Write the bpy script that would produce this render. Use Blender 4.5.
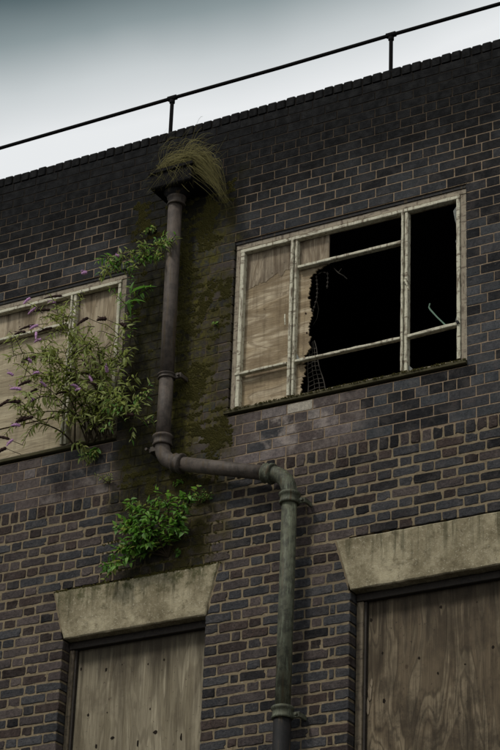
import bpy, math, random
from mathutils import Vector, Matrix, Quaternion, noise as mnoise
scene = bpy.context.scene
for o in list(bpy.data.objects): bpy.data.objects.remove(o)
rnd = random.Random(7)
GZ = 9.44                      # height of the window-sill course above the pavement
C = 0.0816                     # height of one brick course

# ------------------------------------------------------------------ camera
CAM = Vector((8.5814, -14.1527, -7.8385 + GZ))
RX = Vector((0.868205, 0.494982, 0.034815)); RF = Vector((-0.457106, 0.770525, 0.444236)); RU = Vector((0.193063, -0.401602, 0.895233))
cd = bpy.data.cameras.new('camera'); cam = bpy.data.objects.new('camera', cd); scene.collection.objects.link(cam)
m = Matrix.Identity(4)
for i in range(3):
    m[i][0] = RX[i]; m[i][1] = RU[i]; m[i][2] = -RF[i]; m[i][3] = CAM[i]
cam.matrix_world = m
cd.sensor_fit = 'VERTICAL'; cd.sensor_height = 36.0; cd.sensor_width = 24.0
FPX = 2379.84
cd.lens = FPX / 750 * 36.0
cd.clip_start = 0.1; cd.clip_end = 2000
scene.camera = cam
scene.render.resolution_x = 683; scene.render.resolution_y = 1024

def project(p):                # used only to rank bricks by how large they show
    d = Vector(p) - CAM
    z = d.dot(RF)
    return 250 + FPX * d.dot(RX) / z, 375 - FPX * d.dot(RU) / z

# ------------------------------------------------------------------ sky and sun
SUN_EL, SUN_AZ = math.radians(52), math.radians(205)   # azimuth clockwise from +Y
w = bpy.data.worlds.new('World'); scene.world = w; w.use_nodes = True
nt = w.node_tree; nt.nodes.clear()
def N(t, kind, **kw):
    n = t.nodes.new(kind)
    for k, v in kw.items():
        if k.startswith('i_'): n.inputs[k[2:].replace('_', ' ')].default_value = v
        else: setattr(n, k, v)
    return n
out = N(nt, 'ShaderNodeOutputWorld')
sky = N(nt, 'ShaderNodeTexSky', sky_type='NISHITA', sun_disc=False, sun_elevation=SUN_EL, sun_rotation=SUN_AZ)
b1 = N(nt, 'ShaderNodeBackground'); b1.inputs['Strength'].default_value = 0.08
nt.links.new(sky.outputs[0], b1.inputs[0])
tc = N(nt, 'ShaderNodeTexCoord'); sp = N(nt, 'ShaderNodeSeparateXYZ'); nt.links.new(tc.outputs['Generated'], sp.inputs[0])
ma = N(nt, 'ShaderNodeMath', operation='MULTIPLY'); ma.inputs[1].default_value = -0.27; nt.links.new(sp.outputs[0], ma.inputs[0])
mb = N(nt, 'ShaderNodeMath', operation='ADD'); nt.links.new(ma.outputs[0], mb.inputs[0]); nt.links.new(sp.outputs[2], mb.inputs[1])
nz = N(nt, 'ShaderNodeTexNoise'); nz.inputs['Scale'].default_value = 5; nz.inputs['Detail'].default_value = 4; nt.links.new(tc.outputs['Generated'], nz.inputs['Vector'])
mc = N(nt, 'ShaderNodeMath', operation='MULTIPLY_ADD'); mc.inputs[1].default_value = 0.022; nt.links.new(nz.outputs[0], mc.inputs[0]); nt.links.new(mb.outputs[0], mc.inputs[2])
cr = N(nt, 'ShaderNodeValToRGB'); nt.links.new(mc.outputs[0], cr.inputs[0])
e = cr.color_ramp.elements
e[0].position = 0.0; e[0].color = (0.84, 0.86, 0.87, 1); e[1].position = 0.672; e[1].color = (0.84, 0.86, 0.87, 1)
for p, c in ((0.688, (0.60, 0.64, 0.65)), (0.703, (0.27, 0.325, 0.335)), (0.718, (0.070, 0.108, 0.116)), (0.80, (0.16, 0.21, 0.225)), (1.0, (0.30, 0.35, 0.37))):
    x = e.new(p); x.color = (*c, 1)
b2 = N(nt, 'ShaderNodeBackground'); b2.inputs['Strength'].default_value = 1.0; nt.links.new(cr.outputs[0], b2.inputs[0])
mx = N(nt, 'ShaderNodeMixShader'); mx.inputs[0].default_value = 0.95
nt.links.new(b1.outputs[0], mx.inputs[1]); nt.links.new(b2.outputs[0], mx.inputs[2]); nt.links.new(mx.outputs[0], out.inputs[0])
sd = bpy.data.lights.new('sun', 'SUN'); sd.energy = 2.0; sd.angle = math.radians(9); sd.color = (1.0, 0.96, 0.9)
so = bpy.data.objects.new('sun', sd); scene.collection.objects.link(so)
sdir = Vector((math.sin(SUN_AZ) * math.cos(SUN_EL), math.cos(SUN_AZ) * math.cos(SUN_EL), math.sin(SUN_EL)))
so.rotation_euler = sdir.to_track_quat('Z', 'Y').to_euler(); so.location = sdir * 40
scene.view_settings.view_transform = 'Standard'; scene.view_settings.look = 'None'
scene.view_settings.exposure = 0.0; scene.view_settings.gamma = 1.0

# ------------------------------------------------------------------ helpers
col = scene.collection
class MB:                                           # collects polygons of one mesh
    def __init__(s): s.v = []; s.f = []; s.t = []; s.cur = (1, 1, 1)
    def quadstrip(s, rings, close=True, caps=True):
        base = len(s.v); n = len(rings[0])
        for r in rings: s.v.extend(r); s.t.extend([s.cur] * n)
        for i in range(len(rings) - 1):
            for j in range(n if close else n - 1):
                a = base + i * n + j; b = base + i * n + (j + 1) % n
                s.f.append((a, b, b + n, a + n))
        if caps and close:
            s.f.append(tuple(base + j for j in range(n))[::-1]); s.f.append(tuple(base + (len(rings) - 1) * n + j for j in range(n)))
    def poly(s, pts):
        b = len(s.v); s.v.extend(pts); s.t.extend([s.cur] * len(pts)); s.f.append(tuple(range(b, b + len(pts))))
    def box(s, x0, x1, y0, y1, z0, z1, bev=0.0):
        if x0 > x1: x0, x1 = x1, x0
        if bev <= 0:
            r = lambda y: [(x0, y, z0), (x1, y, z0), (x1, y, z1), (x0, y, z1)]
            s.quadstrip([r(y0), r(y1)]); return
        def r(y, k): return [(x0 + k, y, z0), (x1 - k, y, z0), (x1, y, z0 + k), (x1, y, z1 - k), (x1 - k, y, z1), (x0 + k, y, z1), (x0, y, z1 - k), (x0, y, z0 + k)]
        def r2(y, k): return [(x0 + k, y, z0 + k * .6), (x1 - k, y, z0 + k * .6), (x1 - k * .6, y, z0 + k), (x1 - k * .6, y, z1 - k), (x1 - k, y, z1 - k * .6), (x0 + k, y, z1 - k * .6), (x0 + k * .6, y, z1 - k), (x0 + k * .6, y, z0 + k)]
        s.quadstrip([r2(y0, bev), r(y0 + bev, bev), r(y1 - bev, bev), r2(y1, bev)])
    def tube(s, pts, rad, n=12, caps=True, flat=None):
        pts = [Vector(p) for p in pts]; rings = []
        if not hasattr(rad, '__len__'): rad = [rad] * len(pts)
        up = None
        for i, p in enumerate(pts):
            d = (pts[min(i + 1, len(pts) - 1)] - pts[max(i - 1, 0)])
            if d.length < 1e-9: d = pts[-1] - pts[0]
            d.normalize()
            if up is None: up = Vector((0, 0, 1)) if abs(d.z) < .8 else Vector((0, 1, 0))
            a = d.cross(up).normalized(); b = a.cross(d).normalized(); up = b
            rings.append([tuple(p + (a * math.cos(t) + b * math.sin(t)) * rad[i]) for t in [2 * math.pi * k / n for k in range(n)]])
        s.quadstrip(rings, caps=caps)
    def build(s, name, mat, parent=None, smooth=False, tint=False, origin=None):
        me = bpy.data.meshes.new(name)
        if origin is not None:
            ox, oy, oz = origin; vs = [(x - ox, y - oy, z - oz) for x, y, z in s.v]
        else: vs = s.v
        me.from_pydata(vs, [], s.f); me.update()
        if tint:
            at = me.color_attributes.new('tint', 'FLOAT_COLOR', 'POINT')
            at.data.foreach_set('color', [c for t in s.t for c in (t[0], t[1], t[2], 1)])
        if mat: me.materials.append(mat)
        if smooth: me.polygons.foreach_set('use_smooth', [True] * len(me.polygons))
        o = bpy.data.objects.new(name, me); col.objects.link(o)
        if origin is not None: o.location = origin
        if parent: o.parent = parent; o.matrix_parent_inverse = Matrix.Identity(4)
        return o
def empty(name, parent=None):
    o = bpy.data.objects.new(name, None); o.empty_display_size = .2; col.objects.link(o)
    if parent: o.parent = parent
    return o
def tag(o, label=None, cat=None, group=None, kind=None):
    if label: o['label'] = label
    if cat: o['category'] = cat
    if group: o['group'] = group
    if kind: o['kind'] = kind
    return o
U = lambda x, y, z: (x, y, z + GZ)                   # sill-course coordinates to world

# ------------------------------------------------------------------ material helpers
class MT:
    def __init__(s, name):
        s.m = bpy.data.materials.new(name); s.m.use_nodes = True; s.t = s.m.node_tree
        s.b = s.t.nodes['Principled BSDF']; s.g = s.t.nodes.new('ShaderNodeNewGeometry')
        q = s.t.nodes.new('ShaderNodeSeparateXYZ'); s.L(s.g.outputs['Position'], q.inputs[0])
        s.x, s.y, s.z = q.outputs; s.z = s.math('SUBTRACT', s.z, GZ); s.pos = s.g.outputs['Position']
    def L(s, a, b): s.t.links.new(a, b)
    def set(s, sock, v):
        if hasattr(v, 'is_linked'): s.L(v, sock)
        else: sock.default_value = v
    def math(s, op, a, b=0.0, c=None, clamp=False):
        n = s.t.nodes.new('ShaderNodeMath'); n.operation = op; n.use_clamp = clamp
        s.set(n.inputs[0], a); s.set(n.inputs[1], b)
        if c is not None: s.set(n.inputs[2], c)
        return n.outputs[0]
    def add(s, a, b): return s.math('ADD', a, b)
    def mul(s, a, b): return s.math('MULTIPLY', a, b)
    def ramp(s, v, a, b, lo=0.0, hi=1.0):            # smooth map of v from a..b to lo..hi
        n = s.t.nodes.new('ShaderNodeMapRange'); n.interpolation_type = 'SMOOTHSTEP'
        s.set(n.inputs[0], v)
        if a > b: a, b, lo, hi = b, a, hi, lo
        for i, q in enumerate((a, b, lo, hi)): n.inputs[i + 1].default_value = q
        return n.outputs[0]
    def scale(s, vec, sc, loc=(0, 0, 0)):
        n = s.t.nodes.new('ShaderNodeMapping'); s.L(vec, n.inputs[0]); n.inputs['Scale'].default_value = sc; n.inputs['Location'].default_value = loc
        return n.outputs[0]
    def noise(s, sc, det=4, rough=.55, vec=None, dist=0, stretch=None, loc=(0, 0, 0)):
        n = s.t.nodes.new('ShaderNodeTexNoise'); v = vec or s.pos
        if stretch: v = s.scale(v, stretch, loc)
        s.L(v, n.inputs['Vector']); n.inputs['Scale'].default_value = sc; n.inputs['Detail'].default_value = det
        n.inputs['Roughness'].default_value = rough; n.inputs['Distortion'].default_value = dist
        return n.outputs[0]
    def vor(s, sc, vec=None, feat='F1'):
        n = s.t.nodes.new('ShaderNodeTexVoronoi'); n.feature = feat; s.L(vec or s.pos, n.inputs['Vector']); n.inputs['Scale'].default_value = sc
        return n.outputs[0]
    def mix(s, f, a, b, mode='MIX'):
        n = s.t.nodes.new('ShaderNodeMix'); n.data_type = 'RGBA'; n.blend_type = mode
        s.set(n.inputs[0], f)
        for i, v in ((6, a), (7, b)):
            if isinstance(v, tuple): n.inputs[i].default_value = (*v[:3], 1)
            else: s.L(v, n.inputs[i])
        return n.outputs[2]
    def colramp(s, v, stops):
        n = s.t.nodes.new('ShaderNodeValToRGB'); s.L(v, n.inputs[0]); e = n.color_ramp.elements
        e[0].position = stops[0][0]; e[0].color = (*stops[0][1], 1); e[1].position = stops[-1][0]; e[1].color = (*stops[-1][1], 1)
        for p, c in stops[1:-1]: x = e.new(p); x.color = (*c, 1)
        return n.outputs[0]
    def done(s, color, rough=.85, bump=None, dist=.002, strength=1.0, spec=.3):
        s.set(s.b.inputs['Base Color'], (*color, 1) if isinstance(color, tuple) else color); s.set(s.b.inputs['Roughness'], rough)
        s.b.inputs['Specular IOR Level'].default_value = spec
        if bump is not None:
            n = s.t.nodes.new('ShaderNodeBump'); n.inputs['Strength'].default_value = strength; n.inputs['Distance'].default_value = dist
            s.L(bump, n.inputs['Height']); s.L(n.outputs[0], s.b.inputs['Normal'])
        return s.m

def wall_masks(t):
    """weathering shared by brick and mortar: damp, algae, moss round the rainwater pipe, soot under the coping"""
    wob = t.math('SUBTRACT', t.noise(2.2, 5, .6), .5)
    xx = t.add(t.x, t.mul(wob, .55))
    zz = t.add(t.z, t.mul(wob, .9))
    a = t.mul(t.ramp(xx, -1.10, -.88), t.ramp(xx, .20, -.12))
    b = t.mul(t.ramp(zz, -.86, -.58), t.ramp(zz, 2.45, 2.05))
    damp = t.mul(a, b)
    blotch = t.noise(7, 6, .7)
    algae = t.mul(damp, t.ramp(blotch, .40, .62))
    # a second green spread beneath the bend and round the shrub
    c = t.mul(t.mul(t.ramp(xx, -1.05, -.8), t.ramp(xx, .15, -.15)), t.mul(t.ramp(zz, -1.3, -1.15), t.ramp(zz, -.35, -.6)))
    algae = t.math('MAXIMUM', algae, t.mul(c, t.ramp(blotch, .38, .58)))
    damp = t.math('MAXIMUM', damp, t.mul(c, .55))
    mm = t.mul(t.mul(t.ramp(xx, -.62, -.42), t.ramp(xx, .05, -.22)), t.mul(t.ramp(zz, -.5, 0.), t.ramp(zz, 2.1, 1.8)))
    mossn = t.noise(26, 5, .75)
    moss = t.mul(t.math('MAXIMUM', mm, t.mul(damp, .35)), t.ramp(t.add(mossn, t.mul(t.math('SUBTRACT', blotch, .5), .6)), .38, .70))
    soot = t.ramp(t.add(t.z, t.add(t.mul(wob, .8), t.mul(t.math('SUBTRACT', t.noise(1.0, 4, .6, stretch=(3, 1, .6)), .5), .7))), 1.35, 2.30)
    return damp, algae, moss, soot, blotch

def mat_brick():
    t = MT('brick_face')
    at = t.t.nodes.new('ShaderNodeAttribute'); at.attribute_name = 'tint'; c = at.outputs['Color']
    f = t.noise(38, 6, .65); c = t.mix(1, c, t.colramp(f, [(.25, (.55, .55, .57)), (.5, (1, 1, 1)), (.75, (1.55, 1.5, 1.45))]), 'MULTIPLY')
    c = t.mix(t.ramp(t.noise(120, 4, .75), .56, .66, 0, .55), c, (.010, .009, .009)); c = t.mix(t.ramp(t.noise(55, 6, .75), .60, .72, 0, .4), c, (.13, .105, .08))
    f2 = t.noise(9, 4, .6); c = t.mix(t.ramp(f2, .55, .75, 0, .4), c, (.075, .058, .052))       # rusty iron bloom
    damp, algae, moss, soot, blotch = wall_masks(t); dk = t.ramp(t.x, -.45, -.20, .94, .35)
    # pale mineral bloom below the window sill and here and there
    ef = t.mul(t.mul(t.ramp(t.x, .15, .45), t.ramp(t.x, 1.35, .7)), t.mul(t.ramp(t.z, -.47, -.3), t.ramp(t.z, .0, -.08)))
    ef = t.math('MAXIMUM', t.mul(ef, 1.0), t.mul(t.mul(t.ramp(t.x, -2.0, -1.6), t.ramp(t.x, -.9, -1.2)), t.mul(t.mul(t.ramp(t.z, -.5, -.4), t.ramp(t.z, -.02, -.12)), .45)))
    ef = t.math('MAXIMUM', ef, .10)
    efn = t.ramp(t.noise(6.5, 6, .68), .45, .66)
    c = t.mix(t.mul(ef, efn), c, (.27, .23, .20))
    c = t.mix(t.mul(t.ramp(t.noise(20, 7, .8), .60, .70), t.ramp(t.noise(2.4, 4, .6), .42, .62, 0, .75)), c, (.15, .12, .085))
    sp = t.mul(t.ramp(t.noise(75, 3, .6), .64, .72), t.ramp(t.noise(3.2, 3, .5), .45, .6)); c = t.mix(t.mul(sp, .45), c, (.24, .20, .17))   # lime specks
    c = t.mix(t.mul(damp, dk), c, (.010, .0085, .0055))
    c = t.mix(t.mul(algae, t.ramp(t.x, -.80, -.50, .55, .92)), c, t.mix(t.ramp(t.x, -.62, -.45), (.016, .0145, .006), t.mix(t.noise(30, 5, .7), (.024, .020, .008), (.056, .045, .013))))
    c = t.mix(moss, c, t.mix(t.noise(60, 3), (.040, .037, .008), (.13, .115, .018)))
    c = t.mix(t.ramp(t.z, -.3, .6, 0, .12), c, (.010, .011, .0125)); c = t.mix(t.mul(soot, .95), c, (.0035, .0036, .0038))
    lowr = t.ramp(t.z, -.40, -.46)
    h = t.mul(t.add(t.mul(t.noise(60, 8, .75), 1.0), t.add(t.mul(t.noise(18, 4), .8), t.mul(t.ramp(t.noise(95, 4, .6), .58, .66), -.5))), t.add(t.mul(lowr, .8), .5))
    return t.done(c, t.ramp(t.noise(14, 4), .3, .7, .62, .9), h, .010, .9, .10)

def mat_mortar():
    t = MT('mortar')
    up = t.ramp(t.add(t.z, t.mul(t.math('SUBTRACT', t.noise(3), .5), .05)), -.50, -.42)
    lo_c = t.mix(t.noise(5, 5, .6), (.125, .098, .06), (.275, .22, .14)); up_c = t.mix(t.noise(4, 5, .6), (.17, .125, .082), (.31, .235, .16))
    c = t.mix(up, lo_c, up_c)
    c = t.mix(t.ramp(t.noise(22, 5, .7), .5, .68, 0, .65), c, (.06, .046, .032)); c = t.mix(t.ramp(t.noise(1.6, 5, .6), .5, .68, 0, .4), c, (.10, .08, .055)); c = t.mix(t.ramp(t.noise(48, 4, .7), .62, .70, 0, .6), c, (.42, .37, .27))
    damp, algae, moss, soot, blotch = wall_masks(t)
    c = t.mix(t.mul(damp, t.ramp(t.x, -.45, -.15, .95, .6)), c, (.011, .0095, .006)); c = t.mix(t.mul(algae, .85), c, t.mix(t.ramp(t.x, -.62, -.45), (.016, .0145, .006), (.040, .034, .010))); c = t.mix(moss, c, (.065, .062, .012))
    c = t.mix(t.mul(t.mul(soot, t.ramp(t.z, 1.5, 2.6)), .96), c, (.009, .0085, .008))
    return t.done(c, .95, t.noise(90, 8, .75), .006, .8, .05)

def mat_stone():
    t = MT('lintel_stone')
    n1 = t.noise(3.2, 8, .72); n2 = t.noise(14, 8, .72)
    c = t.colramp(n1, [(.32, (.13, .108, .062)), (.48, (.235, .20, .125)), (.64, (.40, .35, .23))])
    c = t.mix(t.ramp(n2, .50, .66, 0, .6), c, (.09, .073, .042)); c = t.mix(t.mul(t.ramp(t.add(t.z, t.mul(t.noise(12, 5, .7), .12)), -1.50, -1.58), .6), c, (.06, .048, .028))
    c = t.mix(t.ramp(t.noise(75, 4, .7), .56, .68, 0, .7), c, (.48, .44, .32))
    st = t.mul(t.ramp(t.noise(1, 6, .7, stretch=(16, 1, 1.0)), .48, .62), t.ramp(t.z, -1.60, -1.25)); c = t.mix(t.mul(st, .65), c, (.06, .056, .030))
    g = t.mul(t.ramp(t.add(t.z, t.mul(n2, .3)), -1.25, -1.0), t.ramp(n2, .4, .6)); g = t.mul(g, t.ramp(t.x, .3, -.1)); c = t.mix(t.mul(g, .75), c, (.045, .052, .014))
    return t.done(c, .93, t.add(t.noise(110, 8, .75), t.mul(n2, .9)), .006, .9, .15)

def mat_paint(name, a, b, wood=(.13, .095, .06), rust=.5, dirty=.5):
    t = MT(name)
    base = t.mix(t.noise(9, 5, .6), a, b)
    streak = t.noise(1, 5, .65, stretch=(38, 38, 9)); streak2 = t.noise(1, 5, .65, stretch=(9, 38, 38), loc=(3, 1, 2))
    s = t.math('MAXIMUM', streak, streak2)
    c = t.mix(t.ramp(s, .60 - .1 * rust, .70 - .05 * rust, 0, .9), base, wood)
    c = t.mix(t.mul(t.ramp(t.noise(24, 5, .7), .54, .68), dirty), c, (.055, .046, .03))
    c = t.mix(t.ramp(t.noise(60, 3, .6), .66, .72, 0, .8), c, (.085, .045, .02))
    return t.done(c, .7, t.add(s, t.mul(t.noise(80, 4), .4)), .004, .8, .3)

def mat_ply(name, vertical, light, mid, dark, stain_shade_z=None, k=26, stain=.6, off=0, fig=1.0, st=None, grime=False):
    t = MT(name)
    st = st or ((4.6, 1, .8) if vertical else (.6, 1, 3.6))
    g0 = t.noise(1.0, 3, .5, stretch=st, loc=(off, 3.3, off * .7), dist=.35)
    ring = t.math('SINE', t.mul(g0, k * 2.2)); ring2 = t.math('SINE', t.mul(g0, k * 5.3))
    fine = t.noise(1, 4, .7, stretch=((120, 10, 4) if vertical else (4, 10, 120)))
    c = t.mix(t.ramp(ring, -.2, 1.0, 0, min(1, .75 * fig)), light, mid)
    c = t.mix(t.ramp(ring2, .3, 1.0, 0, min(1, .35 * fig)), c, dark)
    c = t.mix(t.ramp(t.noise(1, 6, .75, stretch=((60, 10, 1.6) if vertical else (1.6, 10, 60)), dist=.3), .42, .62, 0, .5), c, mid)
    bold = t.math('SINE', t.mul(t.noise(1.0, 4, .6, stretch=st, loc=(off, 8.3, 2), dist=.6), k * .9)); c = t.mix(t.ramp(bold, .35, 1.0, 0, .5 * fig if not vertical else .3 * fig), c, tuple((u + v_) / 2 for u, v_ in zip(mid, dark)))
    c = t.mix(t.ramp(fine, .42, .68, 0, .45), c, dark)
    v = t.vor(2.6, t.scale(t.pos, (1, 1, .8), (off, .4, .2))); c = t.mix(t.ramp(v, .05, .02, 0, .7), c, (.045, .028, .015))
    rot = t.noise(2.2, 6, .68, stretch=(1, 1, .8), loc=(off, 0, 1)); c = t.mix(t.ramp(rot, .46, .66, 0, stain), c, dark)
    run = t.noise(1, 5, .65, stretch=(14, 1, 1.0), loc=(off, 0, 0)); c = t.mix(t.ramp(run, .48, .66, 0, stain * .8), c, tuple(v * .75 for v in dark))
    c = t.mix(t.ramp(t.noise(30, 4, .7), .63, .70, 0, .7), c, tuple(v * .4 for v in dark))
    if grime: c = t.mix(t.mul(t.ramp(t.noise(4, 7, .72, loc=(off, 2, 3), stretch=(1, 1, .8)), .44, .60), t.ramp(t.z, -1.9, -2.6, .15, .6)), c, tuple(v * .55 for v in dark))
    if stain_shade_z:                                     # window board: ragged water stain; door boards: lintel shade painted into the colour
        for z0, z1, amt in stain_shade_z:
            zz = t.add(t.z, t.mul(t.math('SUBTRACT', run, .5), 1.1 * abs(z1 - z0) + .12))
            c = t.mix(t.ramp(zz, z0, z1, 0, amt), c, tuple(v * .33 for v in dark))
    h = t.add(t.mul(ring, .25), t.add(t.mul(fine, .8), t.mul(rot, .9)))
    return t.done(c, .82, h, .005, .9, .2)

def mat_iron(name, a, b, streak=(.12, .125, .10), amt=.6):
    t = MT(name)
    n = t.noise(16, 6, .65); c = t.mix(t.ramp(n, .4, .62), a, b)
    s = t.noise(1, 7, .78, stretch=(60, 60, 7)); c = t.mix(t.ramp(s, .50, .66, 0, amt), c, streak)
    c = t.mix(t.ramp(t.noise(1, 4, .6, stretch=(30, 30, 2), loc=(4, 2, 1)), .56, .66, 0, .6), c, (.075, .052, .025))
    c = t.mix(t.ramp(t.noise(50, 4, .7), .60, .7, 0, .5), c, (.03, .022, .014))
    return t.done(c, .62, t.add(t.noise(70, 6, .7), t.mul(s, .5)), .003, .7, .22)

def mat_leaf(name, a, b, trans=.5):
    t = MT(name); at = t.t.nodes.new('ShaderNodeObjectInfo')
    c = t.mix(t.noise(22, 3, .6), a, b); c = t.mix(t.ramp(t.noise(7, 3), .45, .7, 0, .45), c, tuple(v * .55 for v in a))
    t.b.inputs['Transmission Weight'].default_value = 0
    m = t.done(c, .5, t.noise(140, 2), .0015, .4, .35)
    tr = t.t.nodes.new('ShaderNodeBsdfTranslucent'); t.L(c, tr.inputs[0]); mxx = t.t.nodes.new('ShaderNodeMixShader'); mxx.inputs[0].default_value = trans
    o = t.t.nodes['Material Output']; t.L(t.b.outputs[0], mxx.inputs[1]); t.L(tr.outputs[0], mxx.inputs[2]); t.L(mxx.outputs[0], o.inputs[0])
    return m
def mat_plain(name, a, b=None, sc=20, rough=.8, bump=.003):
    t = MT(name); b = b or tuple(v * .6 for v in a)
    return t.done(t.mix(t.noise(sc, 5, .65), a, b), rough, t.noise(sc * 3, 5), bump, .6, .08)
def mat_bricktex():
    t = MT('far_brickwork'); n = t.t.nodes.new('ShaderNodeTexBrick')
    cx = t.t.nodes.new('ShaderNodeCombineXYZ'); t.L(t.add(t.x, t.y), cx.inputs[0]); t.L(t.z, cx.inputs[1]); t.L(cx.outputs[0], n.inputs['Vector'])
    n.inputs['Scale'].default_value = 1; n.inputs['Brick Width'].default_value = .225; n.inputs['Row Height'].default_value = C; n.inputs['Mortar Size'].default_value = .006
    n.inputs['Color1'].default_value = (.05, .05, .055, 1); n.inputs['Color2'].default_value = (.03, .028, .028, 1); n.inputs['Mortar'].default_value = (.15, .11, .075, 1)
    return t.done(t.mix(t.ramp(t.noise(3), .4, .7, 0, .5), n.outputs[0], (.03, .028, .025)), .85, n.outputs[1], .004, .5, .25)

M = dict(
    brick=mat_brick(), mortar=mat_mortar(), stone=mat_stone(), far=mat_bricktex(),
    white=mat_paint('flaking_white_paint', (.56, .53, .40), (.45, .425, .315), rust=.8, dirty=.35),
    timber=mat_paint('weathered_timber', (.33, .28, .20), (.20, .165, .115), wood=(.09, .065, .042), rust=.8, dirty=.5),
    dtimber=mat_paint('dark_door_timber', (.030, .023, .016), (.016, .012, .009), wood=(.012, .009, .007), rust=.8, dirty=.5),
    jamb=mat_paint('weathered_jamb', (.17, .135, .085), (.10, .078, .05), wood=(.045, .033, .022), rust=.8, dirty=.5),
    sill=mat_plain('mossy_sill', (.10, .085, .05), (.035, .035, .014), 16),
    ply_win=mat_ply('plywood_right_window', False, (.50, .42, .29), (.34, .265, .16), (.13, .09, .05), stain=.6, off=1.7, fig=1.6, k=15, st=(.8, 1, 3.0)),
    ply_up=mat_ply('plywood_torn_veneer', True, (.36, .30, .21), (.20, .155, .10), (.085, .06, .04), stain=.7, off=5.1),
    ply_left=mat_ply('plywood_left_window', False, (.44, .375, .25), (.34, .28, .18), (.12, .09, .055), stain=.35, off=3.2, k=14),
    ply_leftup=mat_ply('plywood_left_window_stained', True, (.44, .37, .26), (.30, .235, .15), (.10, .07, .04), stain_shade_z=[(1.30, 1.50, .75)], stain=.5, off=7.7, k=10),
    ply_dl=mat_ply('plywood_left_door', True, (.31, .27, .185), (.20, .17, .11), (.075, .058, .036), stain_shade_z=[(-2.05, -1.64, .88)], stain=.55, off=2.3, k=16, fig=1.3, st=(3.6, 1, .5)),  # dark top is shade under the lintel, put into the colour
    ply_dr=mat_ply('plywood_right_door', True, (.215, .17, .108), (.12, .09, .055), (.038, .028, .017), stain_shade_z=[(-2.0, -1.64, .75)], stain=.6, off=9.1, k=24, fig=1.7, st=(3.0, 1, .62), grime=True),  # top darkened in the colour for the lintel's shade
    pipe_up=mat_iron('brown_cast_iron', (.085, .068, .055), (.05, .041, .034), (.13, .11, .088), .5),
    pipe_lo=mat_iron('green_stained_cast_iron', (.085, .088, .058), (.04, .041, .028), (.17, .19, .13), .8),
    iron=mat_iron('dark_iron', (.010, .009, .009), (.006, .006, .006), (.016, .014, .012), .3),
    rail=mat_plain('black_railing_paint', (.004, .004, .0045), (.006, .005, .005), 30, .8, .001),
    hole=mat_plain('dark_knot_hole', (.020, .014, .009), (.009, .007, .005)),
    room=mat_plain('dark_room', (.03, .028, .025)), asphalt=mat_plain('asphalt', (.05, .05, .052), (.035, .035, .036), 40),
    paving=mat_plain('paving', (.22, .21, .19), (.15, .145, .13), 8), kerb=mat_plain('kerb_granite', (.25, .25, .24)),
    felt=mat_plain('roof_felt', (.05, .05, .05)),
    leaf_b=mat_leaf('buddleia_leaf', (.30, .34, .07), (.19, .215, .05)), leaf_b2=mat_leaf('buddleia_leaf_pale', (.36, .41, .12), (.24, .29, .075)),
    leaf_s=mat_leaf('shrub_leaf', (.14, .31, .04), (.07, .18, .025)), leaf_s2=mat_leaf('shrub_leaf_bright', (.24, .45, .06), (.13, .28, .035)),
    twig=mat_plain('twig_bark', (.055, .042, .026)), flower=mat_plain('mauve_flower', (.56, .30, .50), (.32, .19, .34), 60, .7, .002),
    dead=mat_plain('dead_flower_head', (.045, .026, .022), (.025, .014, .012), 60), grass=mat_plain('dry_grass', (.20, .175, .06), (.022, .020, .010), 26, .7, 0.0),
    moss=mat_plain('moss_tuft', (.078, .068, .016), (.020, .019, .007), 10), net=mat_plain('torn_netting', (.085, .075, .06), (.03, .026, .022), 40),
    glass=mat_plain('dirty_glass_shard', (.22, .23, .21), (.10, .105, .09), 30, .3), brass=mat_plain('window_stay_green', (.17, .27, .20), (.09, .14, .10), 30, .5), screw=mat_plain('rusty_screw', (.035, .02, .012)),
)

# ------------------------------------------------------------------ ground
g = MB(); g.quadstrip([[(-400, -400, -.4), (400, -400, -.4), (400, 400, -.4), (-400, 400, -.4)], [(-400, -400, -.12), (400, -400, -.12), (400, 400, -.12), (-400, 400, -.12)]])
tag(g.build('ground', M['asphalt']), 'asphalt road surface in front of the old brick building', kind='structure')
p = MB(); p.box(-60, 60, -2.6, -.002, -.116, 0); tag(p.build('pavement', M['paving']), 'pavement along the foot of the brick wall', kind='structure')
p = MB()
for i in range(60): p.box(-60 + i * 2 + .005, -58 + i * 2 - .005, -2.76, -2.604, -.116, .004, .008)
tag(p.build('kerb', M['kerb']), 'kerb between pavement and road', kind='structure')

# ------------------------------------------------------------------ building
B = empty('brick_building'); tag(B, 'old dark brick building with boarded openings and a broken upper window', 'building')
TOP = 33 * C
WL, WR = (-3.045, -1.02), (0.0, 2.025)              # upper window openings
DL, DR = (-1.385, -.117), (1.094, 2.362)            # lower openings under the lintels
WZ0, WZ1 = 0.0, 19 * C
ZR1, ZR0 = -.435, -.542                             # rowlock course
LT, LB = ZR0 - 8 * C, ZR0 - 13 * C                  # lintel top and bottom
XA, XB, ZB = -3.7, 3.3, ZR0 - 38 * C
DZ0 = ZB                                            # door openings run down past the built bricks
def wallcells(mb, xs_open, z0, z1, xa, xb, y0, y1):
    xs = [xa] + [v for o in xs_open for v in o] + [xb]
    for i in range(0, len(xs), 2): mb.box(xs[i], xs[i + 1], y0, y1, z0 + GZ, z1 + GZ)
e_ = .009
wm = MB(); F0 = .0028
wallcells(wm, [], WZ1, TOP - .004, XA, XB, F0, .225)
wallcells(wm, [(WL[0] - e_, WL[1] + e_), (WR[0] - e_, WR[1] + e_)], WZ0, WZ1, XA, XB, F0, .34)
wallcells(wm, [], ZR1, WZ0, XA, XB, F0, .34)
wallcells(wm, [], LT + .01, ZR1, XA, XB, F0 + .001, .34)
wallcells(wm, [(DL[0] - e_, DL[1] + e_), (DR[0] - e_, DR[1] + e_)], ZB, LB, XA, XB, F0 + .001, .34)
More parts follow.
